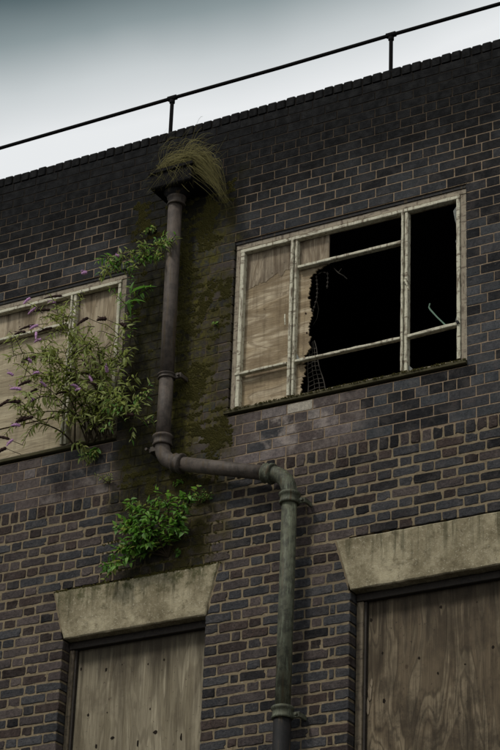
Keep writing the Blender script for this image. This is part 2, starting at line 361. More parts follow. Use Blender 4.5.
wallcells(wm, [(DL[0] - .03, DL[1] + .02), (DR[0] - .02, DR[1] + .03)], LB, LT + .01, XA, XB, F0 + .001, .34)
# mortar wedge beside the slanted lintel ends
wm.build('mortar', M['mortar'], B)
ob = MB()                                           # the rest of the building, beyond what the photograph shows
ob.box(-10, XA, 0, .34, .0, TOP + GZ); ob.box(XB, 10, 0, .34, .0, TOP + GZ); ob.box(XA, XB, 0, .34, 0, ZB + GZ)
ob.box(-10, -9.66, .34, 9, 0, TOP + GZ); ob.box(9.66, 10, .34, 9, 0, TOP + GZ); ob.box(-10, 10, 9, 9.34, 0, TOP + GZ)
ob.build('wall', M['far'], B)
rf = MB(); rf.box(-9.66, 9.66, .342, 9, 2.15 + GZ, 2.3 + GZ); rf.build('roof', M['felt'], B)
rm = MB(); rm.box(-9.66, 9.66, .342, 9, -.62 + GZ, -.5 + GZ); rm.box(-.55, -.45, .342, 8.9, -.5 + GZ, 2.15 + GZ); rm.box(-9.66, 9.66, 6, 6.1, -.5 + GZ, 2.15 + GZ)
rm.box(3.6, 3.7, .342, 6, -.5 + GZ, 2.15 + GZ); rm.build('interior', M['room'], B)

# ---- brick layout
TINTS = dict(
    slate=[(.045, .0455, .048), (.038, .038, .040), (.053, .053, .055), (.032, .031, .032)],
    steel=[(.047, .050, .053), (.040, .043, .046), (.053, .056, .060), (.034, .036, .039)],
    black=[(.010, .010, .011), (.013, .013, .014), (.009, .009, .010), (.016, .016, .016)],
    dark=[(.015, .015, .016), (.020, .019, .019), (.012, .012, .013), (.024, .022, .022)],
    purple=[(.073, .058, .053), (.058, .048, .045), (.078, .063, .057), (.050, .041, .039)],
    lime=[(.34, .31, .25), (.30, .27, .22), (.32, .29, .24), (.36, .33, .27)],
    pale=[(.13, .112, .105), (.105, .09, .086), (.17, .15, .135), (.12, .10, .095)],
    brown=[(.046, .033, .028), (.036, .027, .024), (.055, .040, .034), (.030, .022, .019)])
def pick_class(x, z, lower):
    r = rnd.random(); n = mnoise.noise(Vector((x * .8, 0, z * .8)))
    if lower:
        pu = .20 + (.25 if x < .9 else 0) + .3 * n
        if r < pu: return 'purple'
        if r < pu + .17: return 'brown'
        return 'dark' if r > .92 else 'slate'
    if -.16 < z < -.02 and .60 < x < .70: return 'lime'
    if z < .0 and .15 < x < 1.15: return 'pale' if r < .30 else 'purple' if r < .8 else 'slate'
    if z < .15 and x < .8: return 'purple' if r < .68 else 'pale' if r < .73 else 'slate'
    if z < WZ1 - .2 and -1.1 < x < .1: return 'purple' if r < .5 else 'brown' if r < .8 else 'dark'
    if z < 1.0 and x > 2: return 'steel' if r < .5 else 'slate' if r < .8 else 'dark'
    return 'steel' if r < .46 + .7 * n else 'slate' if r < .58 + .5 * n else 'black' if r < .93 else 'dark'
def brick_mesh(mb, x0b, x1b, x0t, x1t, z0, z1, rough, rr, tint, y=0.0, depth=.105, tilt=(0, 0)):
    """a brick slightly proud of the mortar; rough ones have a worn, wavy outline"""
    mb.cur = tint
    w = ((x1b - x0b) + (x1t - x0t)) / 2
    nx = (6 if w > .17 else 4) if rough else 2
    nx = 2 if w < .09 else nx
    pts = []
    j = (.0030 if rough else .0010); ch = (.0065 if rough else .0028)
    if w < .05: ch *= .5
    def P(u, v): return (x0b + (x1b - x0b) * u) * (1 - v) + (x0t + (x1t - x0t) * u) * v, z0 + (z1 - z0) * v
    cu, cv = ch / max(w, .01), ch / (z1 - z0)
    for k in range(nx): pts.append(P(cu + (1 - 2 * cu) * k / (nx - 1), 0))
    pts.append(P(1, cv))
    if rough: pts.append(P(1, .5))
    pts.append(P(1, 1 - cv))
    for k in range(nx): pts.append(P(1 - cu - (1 - 2 * cu) * k / (nx - 1), 1))
    pts.append(P(0, 1 - cv))
    if rough: pts.append(P(0, .5))
    pts.append(P(0, cv))
    if rough and rr.random() < .4:                   # a knocked corner
        k_ = rr.choice([0, nx - 1, nx, nx + 2, nx + 3]); q_ = rr.uniform(.12, .3); cxx = (x0b + x1b) / 2; czz = (z0 + z1) / 2
        pts[k_] = (pts[k_][0] + (cxx - pts[k_][0]) * q_ * .5, pts[k_][1] + (czz - pts[k_][1]) * q_ * 1.3)
    pts = [(a + rr.uniform(-j, j), b + rr.uniform(-j, j)) for a, b in pts]
    cx = sum(a for a, b in pts) / len(pts); cz = sum(b for a, b in pts) / len(pts)
    bv = .0042 if rough else .0018
    def ring(yy, ins, jy=0):
        o = []
        for a, b in pts:
            dx, dz = cx - a, cz - b; sx = ins if dx > 0 else -ins; sz = ins if dz > 0 else -ins
            if abs(dx) < ins: sx = 0
            if abs(dz) < ins * 2: sz = 0
            o.append((a + sx, yy + rr.uniform(-jy, jy) + tilt[0] * (a - cx) + tilt[1] * (b - cz), b + sz + GZ))
        return o
    mb.quadstrip([ring(y + depth, 0), ring(y + bv, 0), ring(y, bv, .0012 if rough else .0003)], caps=False)
    b = len(mb.v) - len(pts); mb.f.append(tuple(range(b, b + len(pts))))

JU, JL = .0090, .0125                               # joint widths
rows = []                                           # (x0b,x1b,x0t,x1t,z0,z1,rough,kind)
def lay(xs, z0, z1, rough):
    j = JL if rough else JU; J = [v for o in (WL, WR) for v in o] if z0 >= WZ0 - .01 else [v for o in (DL, DR) for v in o] if z1 < LB + .02 else []
    full = lambda v: any(abs(v - q) < 1e-4 for q in J)
    for i in range(len(xs) - 1):
        a, b = xs[i], xs[i + 1]
        if b - a < .03: continue
        a_, b_ = a + (0 if full(a) else j / 2), b - (0 if full(b) else j / 2)
        rows.append([a_, b_, a_, b_, z0 + (j * .55 if rough else j / 2), z1 - (j * .55 if rough else j / 2), rough])
def span(off, pitch, a, b, jit=.003):
    xs = [a]; k = math.ceil((a - off) / pitch + .12)
    while off + k * pitch < b - .12 * pitch: xs.append(off + k * pitch + rnd.uniform(-jit, jit)); k += 1
    xs.append(b); return xs
for i in range(19, 33):
    z0, z1 = i * C, (i + 1) * C
    if i in (23, 28): xs = span(.077, .1132, XA, XB)
    elif i == 19: xs = span(0, .225, XA, .90)[:-1] + [.90, .965] + span(.965, .225, .965, XB)[1:]
    elif i < 23: xs = span(0 if i == 21 else .131, .225, XA, XB)
    else: xs = span(.0 if i % 2 == 0 else .112, .225, XA, XB)
    lay(xs, z0, z1, False)
for i in range(0, 19):
    z0, z1 = i * C, (i + 1) * C
    if i % 2 == 1: s0 = [.113]
    elif i % 4 == 0: s0 = [.225]
    else: s0 = [.168, .281]
    # right of the right window
    xs = [WR[1]] + [WR[1] + v for v in s0] + span(WR[1] + s0[-1], .225, WR[1] + s0[-1], XB)[1:]
    lay(xs, z0, z1, False)
    # pier between the windows
    a, b = WL[1], WR[0]
    inner = span(a + s0[-1], .225, a + s0[-1], b - s0[-1])[1:-1]
    xs = [a] + [a + v for v in s0] + inner + [b - v for v in reversed(s0)] + [b]
    lay(xs, z0, z1, False)
    xs = span(WL[0] - s0[0], .225, XA, WL[0] - s0[0])[:] + [WL[0]]
    lay(xs, z0, z1, False)
for i in range(1, 6):
    z1, z0 = -(i - 1) * .087, -i * .087
    xs = span(.026, .1125, XA, XB) if i == 2 else span(.177 if i == 4 else .072, .225, XA, XB)
    lay(xs, z0, z1, False)
# flemish courses
def flem(anchor, odd, a, b, pitch=.35):
    """joints; in odd courses a header is centred on the anchor, in even ones a stretcher"""
    xs = []; k0 = int((a - anchor) / pitch) - 2
    sh = 0 if odd else pitch / 2
    for k in range(k0, int((b - anchor) / pitch) + 3):
        c = anchor + sh + k * pitch; xs += [c - .0585, c + .0585]
    xs = [x + rnd.uniform(-.006, .006) for x in xs if a + .035 < x < b - .035]
    return [a] + xs + [b]
for k in range(1, 39):
    z1, z0 = ZR0 - (k - 1) * C, ZR0 - k * C; odd = k % 2 == 1; zm = (z0 + z1) / 2
    seam = -.75 + rnd.uniform(-.05, .05)
    if k <= 8:
        lay(flem(-1.555, odd, XA, seam), z0, z1, True); lay(flem(2.056, odd, seam, XB), z0, z1, True)
    elif k <= 13:
        f = (zm - LB) / (LT - LB)
        for a, b, an, sl in ((XA, DL[0] - .006 - f * .115, -1.555, (0, -1)), (DL[1] + .008 + f * .092, DR[0] - .008 - f * .123, 2.056, (1, -1)), (DR[1] + .008 + f * .115, XB, 2.056, (1, 0))):
            n0 = len(rows); lay(flem(an, odd, a, b), z0, z1, True)
            if len(rows) > n0:
                d = .115 * .1
                if sl[0]: rows[n0][0] -= d; rows[n0][2] += d
                if sl[1]: rows[-1][1] += d; rows[-1][3] -= d
    else:
        q = [.225] if k % 2 == 0 else [.117, .168]
        q2 = [.225] if k % 2 == 0 else [.113]
        qs = [.125, .360] if odd else [.225, .328]; hdr = odd
        while qs[-1] < 2.4: qs.append(qs[-1] + (.117 if hdr else .233) + rnd.uniform(-.007, .007)); hdr = not hdr
        lay([XA] + [DL[0] - v for v in reversed(qs) if DL[0] - v > XA + .05] + [DL[0]], z0, z1, True)
        a, b = DL[1], DR[0]
        mid = [x for x in flem(2.056, odd, a + q2[-1], b - q[-1])[1:-1] if a + q2[-1] + .08 < x < b - q[-1] - .08]
        lay([a] + [a + v for v in q2] + mid + [b - v for v in reversed(q)] + [b], z0, z1, True)
        lay([DR[1]] + [DR[1] + v for v in qs if DR[1] + v < XB - .05] + [XB], z0, z1, True)

pool = {}
def pooled(kind, w_, h_, rough, cls, var):
    key = (kind, cls, var)
    if key not in pool:
        rr = random.Random(str(key)); mb = MB()
        brick_mesh(mb, -w_ / 2, w_ / 2, -w_ / 2, w_ / 2, -h_ / 2 - GZ, h_ / 2 - GZ, rough, rr, rr.choice(TINTS[cls]))
        o = mb.build('brick', M['brick'], None, tint=True); me = o.data; bpy.data.objects.remove(o)
        pool[key] = me
    return pool[key]
def shown(x0, x1, z0, z1):
    ps = [project((x, 0, z + GZ)) for x in (x0, x1) for z in (z0, z1)]
    if not all(2 < p[0] < 498 and 2 < p[1] < 748 for p in ps): return 0
    return (max(p[0] for p in ps) - min(p[0] for p in ps)) * (max(p[1] for p in ps) - min(p[1] for p in ps))
cand = []
for i, r in enumerate(rows):
    w_ = r[1] - r[0]
    hid = (-.8 < r[0] < -.25 and r[4] > -.3) or (-1.1 < r[0] < -.1 and -1.2 < r[4] < -.5) or (.45 < r[0] < .75 and r[4] < -.6)
    if abs(r[0] - r[2]) < 1e-6 and abs(r[1] - r[3]) < 1e-6 and w_ > .17 and not hid: cand.append((shown(r[0], r[1], r[4], r[5]), i))
cand.sort(reverse=True); single = {i for a, i in cand[:300] if a > 0}
allb = MB()
for i, r in enumerate(rows):
    x0b, x1b, x0t, x1t, z0, z1, rough = r
    cls = pick_class((x0b + x1b) / 2, z0, rough)
    if rough: zj = rnd.uniform(-.002, .002); z0 += zj + rnd.uniform(-.0012, .0022); z1 += zj + rnd.uniform(-.0022, .0012)
    w_, h_ = x1b - x0b, z1 - z0
    dy = rnd.uniform(-.0030, .0018) if rough else rnd.uniform(-.0012, .0010); tl = (rnd.uniform(-.018, .018), rnd.uniform(-.03, .03)) if rough else (rnd.uniform(-.006, .006), rnd.uniform(-.01, .01))
    if i in single:
        me = pooled('rough' if rough else 'neat', .2115 if rough else .2165, C - (JL * 1.1 if rough else JU), rough, cls, rnd.randrange(9 if rough else 4))
        o = bpy.data.objects.new('brick', me); col.objects.link(o); o.parent = B
        o.location = ((x0b + x1b) / 2, dy, (z0 + z1) / 2 + GZ); o.scale = (w_ / (.2115 if rough else .2165), 1, h_ / (C - (JL * 1.1 if rough else JU)))
        o.rotation_euler = (0, rnd.uniform(-.008, .008) if rough else 0, tl[0] * .6)
    else:
        kk = rnd.uniform(.82, 1.18); brick_mesh(allb, x0b, x1b, x0t, x1t, z0, z1, rough, rnd, tuple(v * kk for v in rnd.choice(TINTS[cls])), y=dy, tilt=tl)
tag(allb.build('brickwork', M['brick'], B, tint=True), kind='stuff')

# ---- the course of bricks stood on edge, and the parapet coping
x = 2.0 - 70 * .0865; n = 0
while x < XB - .09:
    mb = MB(); wv = .0865 + rnd.uniform(-.004, .004)
    brick_mesh(mb, x + .006, x + wv - .008, x + .006, x + wv - .008, ZR0 + .004, ZR1 - .007, True, rnd, rnd.choice(TINTS[rnd.choice(['brown', 'slate', 'dark', 'purple', 'brown'])]), y=rnd.uniform(-.004, .003))
    if x > XA: mb.build('upright_brick', M['brick'], B, tint=True)
    x += wv
cop = [] ; x = 1.475 - 62 * .0872
cm = MB(); cm.box(XA, XB, .010, .218, TOP - .002 + GZ, TOP + .079 + GZ); cm.build('coping_mortar', M['mortar'], B)
while x < XB - .09:
    if x > XA:
        mb = MB(); mb.cur = rnd.choice(TINTS['dark']); t_ = rnd.uniform(-.004, .005); h = TOP + .094 + rnd.uniform(-.004, .004) + GZ
        yy = rnd.uniform(-.006, .002); a, b = x + .005, x + .0872 - .005
        prof = [(yy, TOP + .006 + GZ), (yy, h - .022), (yy + .006, h - .009), (yy + .020, h), (.20, h + t_), (.226, h - .02), (.226, TOP + .006 + GZ)]
        def rg(xx, ins): 
            cz = TOP + .05 + GZ; return [(xx, p_[0] + (ins if p_[0] < .1 else -ins), p_[1] + (ins if p_[1] < cz else -ins)) for p_ in prof]
        mb.quadstrip([rg(a, .006), rg(a + .009, 0), rg(b - .009, 0), rg(b, .006)])
        mb.build('coping_brick', M['brick'], B, tint=True)
    x += .0872 + rnd.uniform(-.0012, .0012)

# ---- stone lintels
def lintel(d, xtl, xtr):
    mb = MB(); z0, z1 = LB, LT - .004; y0 = -.006; nx = 22; nz = 6; front = []
    rr = random.Random(int(xtl * 100))
    a0, b0 = d
    for iy, (yy, ins) in enumerate(((.2, 0), (y0 + .008, 0), (y0, .009))):
        ring = []
        def pt(u, v):
            xl = a0 + (xtl - a0) * v + ins; xr = b0 + (xtr - b0) * v - ins
            zz = z0 + ins + (z1 - z0 - 2 * ins) * v
            return xl + (xr - xl) * u, zz
        rs = [(i / nx, 0) for i in range(nx)] + [(1, j / nz) for j in range(nz)] + [(1 - i / nx, 1) for i in range(nx)] + [(0, 1 - j / nz) for j in range(nz)]
        for u, v in rs:
            X, Z = pt(u, v)
            k = mnoise.noise(Vector((X * 14, iy * .2, Z * 14))) * .006 + mnoise.noise(Vector((X * 40, 5, Z * 40))) * .004 * (iy > 0)
            ring.append((X + k * (.6 if u in (0, 1) else 0), yy, Z + k * (1 if v in (0, 1) else 0) + GZ))
        front.append(ring)
    mb.quadstrip(front)
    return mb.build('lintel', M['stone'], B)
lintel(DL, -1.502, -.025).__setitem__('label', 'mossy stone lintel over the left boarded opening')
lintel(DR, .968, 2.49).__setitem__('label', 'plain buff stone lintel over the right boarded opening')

# ---- upper windows (subframe, casement bars, mullions, boards behind them)
def bar(name, mat, par, x0, x1, y0, y1, z0, z1, bev=.004, bow=0.0):
    mb = MB(); mb.box(x0, x1, y0, y1, z0 + GZ, z1 + GZ, bev); return mb.build(name, mat, par)
def splint(name, mat, par, p0, p1, w_, d_, y, seed=1, chip=.0018):
    """a long bar, horizontal or vertical, whose edges wander and chip"""
    rr = random.Random(seed); mb = MB(); n_ = max(6, int((Vector(p1) - Vector(p0)).length / .05)); vert = abs(p1[1] - p0[1]) > abs(p1[0] - p0[0])
    rings = []
    for i in range(n_ + 1):
        t = i / n_; a = p0[0] + (p1[0] - p0[0]) * t; b = p0[1] + (p1[1] - p0[1]) * t
        c1, c2 = rr.uniform(-chip, chip), rr.uniform(-chip, chip); h = w_ / 2; k = min(.004, w_ * .2)
        prof = [(-h + c1, y + k), (-h + k + c1, y), (h - k + c2, y), (h + c2, y + k), (h, y + d_), (-h, y + d_)]
        rings.append([(a + u, v, b + GZ) if vert else (a, v, b - u + GZ) for u, v in prof])
    mb.quadstrip(rings); return mb.build(name, mat, par)
def ragged_board(name, mat, par, outline, y0, y1, seed=3, amp=0.0, edges=(), step=.02):
    """a board cut to an outline; the listed edges are torn"""
    rr = random.Random(seed); pts = []
    for i, (a, b) in enumerate(zip(outline, outline[1:] + outline[:1])):
        if i in edges:
            L_ = math.hypot(b[0] - a[0], b[1] - a[1]); n_ = max(2, int(L_ / step)); nx_, nz_ = -(b[1] - a[1]) / L_, (b[0] - a[0]) / L_
            for k in range(n_):
                t = k / n_; d = amp * (rr.gauss(0, .45) + (rr.random() < .25) * rr.uniform(-1.8, 1.8)) if k else 0; pts.append((a[0] + (b[0] - a[0]) * t + nx_ * d, a[1] + (b[1] - a[1]) * t + nz_ * d))
        else: pts.append(a)
    import bmesh
    bm = bmesh.new(); vs = [bm.verts.new((px, y0, pz + GZ)) for px, pz in pts]; f = bm.faces.new(vs); r = bmesh.ops.extrude_face_region(bm, geom=[f])
    for v in r['geom']:
        if isinstance(v, bmesh.types.BMVert): v.co.y = y1
    bmesh.ops.triangulate(bm, faces=[f_ for f_ in bm.faces if len(f_.verts) > 4]); bmesh.ops.recalc_face_normals(bm, faces=bm.faces)
    me = bpy.data.meshes.new(name); bm.to_mesh(me); bm.free(); me.materials.append(mat)
    o = bpy.data.objects.new(name, me); col.objects.link(o); o.parent = par; return o
W_, T_ = M['white'], M['timber']
def window(x0, broken):
    wn = empty('window', B); o = x0; Wd = 2.025; Y = .020
    zt, zb = 1.520, .052
    bar('steel_lintel', M['iron'], wn, o - .006, o + Wd + .006, .012, .2, zt + .001, WZ1 + .001, 0)
    bar('frame_head', T_, wn, o + .002, o + Wd - .002, Y, .13, zt - .045, zt, .005)
    bar('frame_jamb', T_, wn, o + .002, o + .046, Y + .002, .13, zb, zt - .046, .005)
    bar('frame_jamb', T_, wn, o + Wd - .056, o + Wd - .002, Y + .002, .13, zb, zt - .046, .005)
    # sill with worn drip edge
    rr = random.Random(int(x0 * 10) + 5); mb = MB(); rings = []
    for i in range(49):
        xx = o - .03 + (Wd + .028) * i / 48; c = mnoise.noise(Vector((xx * 9, 1, 0))) * .006 + rr.uniform(-.002, .002)
        rings.append([(xx, .14, zb - .002 + GZ), (xx, .14, .006 + GZ), (xx, -.008, .018 + c + GZ), (xx, -.020 + c, .022 + c + GZ), (xx, -.022 + c, .040 + c + GZ), (xx, -.016 + c, .049 + c + GZ)])
    mb.quadstrip(rings); mb.build('sill', M['sill'], wn)
    zc = zt - .046
    splint('casement_rail', W_, wn, (o + .048, zc - .021), (o + Wd - .058, zc - .017), .030, .05, Y - .010, 1)
    splint('casement_stile', W_, wn, (o + .066, zb + .03), (o + .066, zc - .034), .034, .05, Y - .008, 2)
    splint('casement_stile', W_, wn, (o + Wd - .074, zb + .03), (o + Wd - .074, zc - .034), .030, .05, Y - .008, 3)
    splint('bottom_rail', T_, wn, (o + .048, zb + .014), (o + Wd - .058, zb + .014), .026, .05, Y + .006, 31)
    for k, (a, b, wa) in enumerate(((.505, 0, .026), (.540, 0, .020), (1.474, 0, .018), (1.500, 0, .026))):
        splint('mullion', W_, wn, (o + a + wa / 2, zb + .03), (o + a + wa / 2, zc - .034), wa, .05, Y - .012 + .010 * (k % 2), 10 + k)
    splint('transom', W_, wn, (o + .572, 1.190), (o + 1.468, 1.190), .024, .045, Y - .006, 20)
    if broken:
        splint('transom', W_, wn, (o + .044, .360), (o + .498, .362), .022, .04, Y - .016, 21, .0025)
        splint('transom', W_, wn, (o + .572, .364), (o + 1.468, .362), .022, .04, Y - .010, 22, .0025)
        splint('transom', W_, wn, (o + 1.536, .360), (o + 1.958, .372), .026, .045, Y - .016, 23, .0025)
    return wn
w1 = window(WR[0], True); w1['label'] = 'upper right window, boarded on its left and broken open to a black room'
w2 = window(WL[0], False); w2['label'] = 'upper left window, fully boarded behind peeling frame, half hidden by a bush'
YB = .064
o = ragged_board('plywood_board', M['ply_win'], w1, [(.05, .07), (.52, .07), (.52, 1.46), (.05, 1.46)], YB, YB + .012)
o['label'] = 'pale plywood board with wavy grain in the left light'
o = ragged_board('loose_veneer', M['ply_up'], w1, [(.055, 1.458), (.055, 1.10), (.13, 1.13), (.20, 1.17), (.26, 1.15), (.34, 1.20), (.40, 1.17), (.44, 1.22), (.518, 1.20), (.518, 1.458)], YB - .0022, YB - .0005, 9, .012, (1, 2, 3, 4, 5, 6, 7))
o['label'] = 'darker torn veneer at the top of the left board'
o = ragged_board('plywood_board', M['ply_up'], w1, [(.55, 1.18), (.822, 1.18), (.818, 1.46), (.55, 1.46)], YB + .001, YB + .013)
o['label'] = 'small square of plywood behind the upper pane'
o = ragged_board('plywood_board', M['ply_win'], w1, [(.55, .07), (.598, .07), (.606, .17), (.640, .30), (.628, .36), (.655, .46), (.672, .56), (.650, .66), (.690, .76), (.660, .86), (.640, .93), (.668, 1.02), (.662, 1.10), (.72, 1.145), (.80, 1.17), (.822, 1.215), (.55, 1.215)],
                 YB - .001, YB + .011, 5, .011, (1, 2, 3, 4, 5, 6, 7, 8, 9, 10, 11, 12, 13, 14), .011)
o['label'] = 'torn remnant of plywood with a jagged broken edge'
# netting and bead strings hanging behind the torn edge
def beads(pts, r0, name='bead_string'):
    mb = MB(); pts = [Vector(p_) for p_ in pts]; mb.tube([U(*p_) for p_ in pts], .0022, 5)
    for a, b in zip(pts[:-1], pts[1:]):
        L_ = (b - a).length; k = max(1, int(L_ / .030))
        for i in range(k):
            c = a.lerp(b, (i + .5) / k); d = (b - a).normalized() * .011
            mb.tube([U(*(c - d)), U(*(c - d * .3)), U(*(c + d * .3)), U(*(c + d))], [r0 * .3, r0, r0, r0 * .3], 6)
    return mb.build(name, M['net'], w1)
beads([(.69, .10, 1.13), (.70, .10, 1.06), (.705, .10, .98), (.70, .10, .91), (.685, .10, .86), (.665, .10, .80)], .009)
beads([(.785, .11, 1.14), (.79, .11, 1.06), (.785, .11, .99)], .009)
beads([(.70, .10, 1.13), (.74, .10, 1.142), (.785, .11, 1.13)], .006)
mb = MB(); mb.tube([U(.83, .13, 1.17), U(.87, .13, 1.12), U(.92, .13, 1.08), U(.95, .13, 1.045)], .004, 5); mb.build('hanging_wire', M['net'], w1); mb = MB(); mb.tube([U(.87, .13, 1.12), U(.90, .13, 1.15)], .003, 5); mb.build('hanging_wire', M['net'], w1); mb = MB()
mb.tube([U(.70, .11, .9), U(.715, .11, .82), U(.70, .11, .74), U(.67, .11, .70)], .0012, 5)
mb.build('hanging_wire', M['net'], w1)
mb = MB(); rr = random.Random(4)
net = lambda u, v: U(.640 + u * (.05 + .11 * (1 - v)) + .006 * math.sin(v * 9), .105 + .01 * math.sin(u * 5), .09 + v * .46)
for i in range(4): mb.tube([net(i / 3, v / 12) for v in range(13)], [.0045 if i in (0, 3) else .003] * 13, 5)
for j in range(11): mb.tube([net(0, j / 12), net(.5, (j + .5) / 12), net(1, (j + .1) / 12)], .0035, 5)
mb.build('torn_netting', M['net'], w1)
for pts_ in (((1.93, 1.40), (1.93, 1.22), (1.915, 1.27), (1.90, 1.36)), ((1.93, 1.12), (1.93, 1.06), (1.918, 1.09)), ((.57, .385), (.57, .44), (.60, .385)), ((1.53, .07), (1.53, .13), (1.58, .075)), ((1.93, .39), (1.93, .47), (1.91, .40))):
    ragged_board('glass_shard', M['glass'], w1, list(pts_), .040, .043)
# handle and stay
mb = MB(); mb.box(1.500, 1.522, .018, .030, .80 + GZ, .86 + GZ, .003); mb.tube([U(1.512, .02, .835), U(1.515, .0, .835)], .010, 8); mb.tube([U(1.515, .0, .835), U(1.535, -.012, .79), U(1.553, -.012, .735)], [.008, .008, .006], 6)
mb.build('window_handle', W_, w1)
mb = MB(); mb.tube([U(1.70, .05, .615), U(1.692, .05, .585), U(1.703, .05, .562), U(1.76, .045, .485), U(1.835, .035, .395)], [.006, .006, .007, .006, .006], 6); mb.build('window_stay', M['brass'], w1)
mb = MB(); mb.tube([U(1.93, .03, .40), U(1.945, .01, .385), U(1.955, .005, .365)], .012, 7); mb.build('hinge', M['iron'], w1)
for z_ in (1.20, .38): 
    mb = MB(); mb.box(1.958, 1.982, .026, .04, z_ - .03 + GZ, z_ + .03 + GZ, .003); mb.build('hinge', M['iron'], w1)
mb = MB(); mb.tube([U(.462, .03, .80), U(.468, .018, .76), U(.474, .018, .70)], .006, 6); mb.build('window_catch', W_, w1)
# left window boards
o0 = WL[0]
def lb(nm, mat, x0, x1, z0, z1, lab, y=YB, dz=(0, 0)):
    ob_ = ragged_board(nm, mat, w2, [(o0 + x0, z0), (o0 + x1, z0 + dz[0]), (o0 + x1, z1 + dz[1]), (o0 + x0, z1)], y, y + .012); ob_['label'] = lab
lb('plywood_board', M['ply_leftup'], .05, 1.50, 1.175, 1.46, 'damp stained board across the top of the window')
lb('plywood_board', M['ply_left'], .05, 1.50, .378, 1.172, 'large pale board in the middle of the window', YB + .002)
lb('plywood_board', M['ply_left'], .05, 1.50, .05, .362, 'pale lower board below a dark gap', YB - .002)
lb('plywood_board', M['ply_leftup'], 1.505, 1.975, .05, 1.46, 'tall stained board in the narrow right light', YB)

# ---- lower openings with boards
def doorway(d, mat, lab, seed, px0):
    dn = empty('doorway', B); a, b = d; rr = random.Random(seed)
    mb = MB(); mb.box(a + .004, b - .004, .085, .19, LB - .060 + GZ, LB - .004 + GZ, .006); mb.build('frame_head', M['dtimber'], dn)
    for x0, x1 in ((a + .004, a + px0), (b - .05, b - .004)):
        mb = MB(); mb.box(x0, x1, .090, .20, ZB + GZ, LB - .062 + GZ, .006); mb.build('frame_jamb', M['jamb'] if x0 < a + .1 else M['dtimber'], dn)
        if x0 < a + .1:
            mb = MB(); mb.box(x1 + .002, x1 + .020, .104, .20, ZB + GZ, LB - .063 + GZ, .004); mb.build('door_stop', M['dtimber'], dn)
    ob_ = ragged_board('plywood_board', mat, dn, [(a + px0 + .02, ZB + .01), (b - .010, ZB + .01), (b - .012, LB - .05), (a + px0 + .024, LB - .05)], .128, .146)
    return dn
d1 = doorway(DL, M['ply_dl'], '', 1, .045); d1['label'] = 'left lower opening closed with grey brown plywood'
d2 = doorway(DR, M['ply_dr'], '', 2, .060); d2['label'] = 'right lower opening closed with dark swirly grained plywood'
def spots(dn, lst, y=.1262):
    for x_, z_, w_, h_ in lst:
        rr = random.Random(int(x_ * 1000)); mb = MB(); n_ = 12; w_ *= .8; h_ *= .85
        ring = [(x_ + w_ * (1 + rr.uniform(-.35, .35)) * math.cos(t), y, z_ + h_ * (1 + rr.uniform(-.35, .35)) * math.sin(t) + GZ) for t in [2 * math.pi * k / n_ for k in range(n_)]]
        mb.quadstrip([[(p_[0], y + .003, p_[2]) for p_ in ring], ring]); mb.build('knot_hole', M['hole'], dn)
SPOT_L, SPOT_R = [], []
def unproj(px, py, Y):                              # places marks on the boards where they are on the real ones
    v = RX * ((px - 250) / FPX) + RF - RU * ((py - 375) / FPX); s = (Y - CAM.y) / v.y; q = CAM + v * s
    return q.x, q.z - GZ
for px, py, w_, h_ in ((106, 669.5, .012, .020), (81, 669, .009, .016), (164, 659.5, .010, .012), (148, 664, .007, .009), (88, 715, .012, .014), (107, 712.5, .006, .006), (150, 709, .007, .012), (122, 664.5, .006, .006)):
    SPOT_L.append((*unproj(px, py, .126), w_, h_))
for px, py, w_, h_ in ((155, 732, .020, .018), (137.5, 743, .011, .035), (181, 737, .012, .038), (112, 738, .022, .014), (96, 746, .012, .020)):
    SPOT_L.append((*unproj(px, py, .126), w_, h_))
for px, py, w_, h_ in ((441, 607, .013, .014), (371, 620, .013, .018), (382.5, 653, .009, .011), (419, 658, .011, .012), (493, 647, .013, .016), (477, 602, .007, .005), (384, 701, .017, .022), (370, 690, .008, .018), (438, 673, .008, .012), (465, 664, .010, .006)):
    SPOT_R.append((*unproj(px, py, .126), w_, h_))
spots(d1, SPOT_L); spots(d2, SPOT_R)
for px, py, w_, h_ in ((370, 694, .016, .05), (368, 706, .012, .06), (372, 683, .010, .03)):
    x_, z_ = unproj(px, py, .126); rr = random.Random(int(px)); ring = [(x_ + w_ * (1 + rr.uniform(-.4, .4)) * math.cos(t_), z_ + h_ * (1 + rr.uniform(-.4, .4)) * math.sin(t_)) for t_ in [2 * math.pi * k / 9 for k in range(9)]]
    ragged_board('splinter', M['ply_up'], d2, ring, .122, .127)
w1_scr = [unproj(px, py, YB) for px, py in ((306, 313.5), (307, 333), (246, 372))]
for x_, z_ in w1_scr:
    mb = MB(); mb.tube([U(x_, YB - .006, z_), U(x_, YB + .001, z_)], .007, 7); mb.build('screw', M['screw'], w1)

# ------------------------------------------------------------------ drainpipe with hopper
P = empty('drainpipe'); tag(P, 'cast iron drainpipe with a hopper head and a sideways offset between the windows', 'drainpipe')
PY = -.125; RP = .0575
def arc(p0, p1, p2, n_=10):                         # quadratic bend
    p0, p1, p2 = Vector(p0), Vector(p1), Vector(p2); return [(p0 * (1 - t) ** 2 + p1 * 2 * t * (1 - t) + p2 * t * t) for t in [i / n_ for i in range(n_ + 1)]]
UP = M['pipe_up']; LO = M['pipe_lo']
def pipe(pts, mat, r=RP, name='pipe'):
    mb = MB(); mb.tube([U(*p_) for p_ in pts], r, 28); return mb.build(name, mat, P, smooth=False)
def smoothed(o):
    for f in o.data.polygons: f.use_smooth = len(f.vertices) == 4
    return o
AX, BX = -.497, .640
smoothed(pipe([(AX - .012, PY, 2.06), (AX - .004, PY, 1.0), (AX, PY, .40)], UP)); smoothed(pipe([(AX, PY, .40), (AX - .004, PY, -.17)], UP))
bend1 = arc((AX - .004, PY, -.19), (AX - .004, PY, -.325), (-.36, PY, -.372), 12)
smoothed(pipe(bend1, UP, RP + .002, 'bend'))
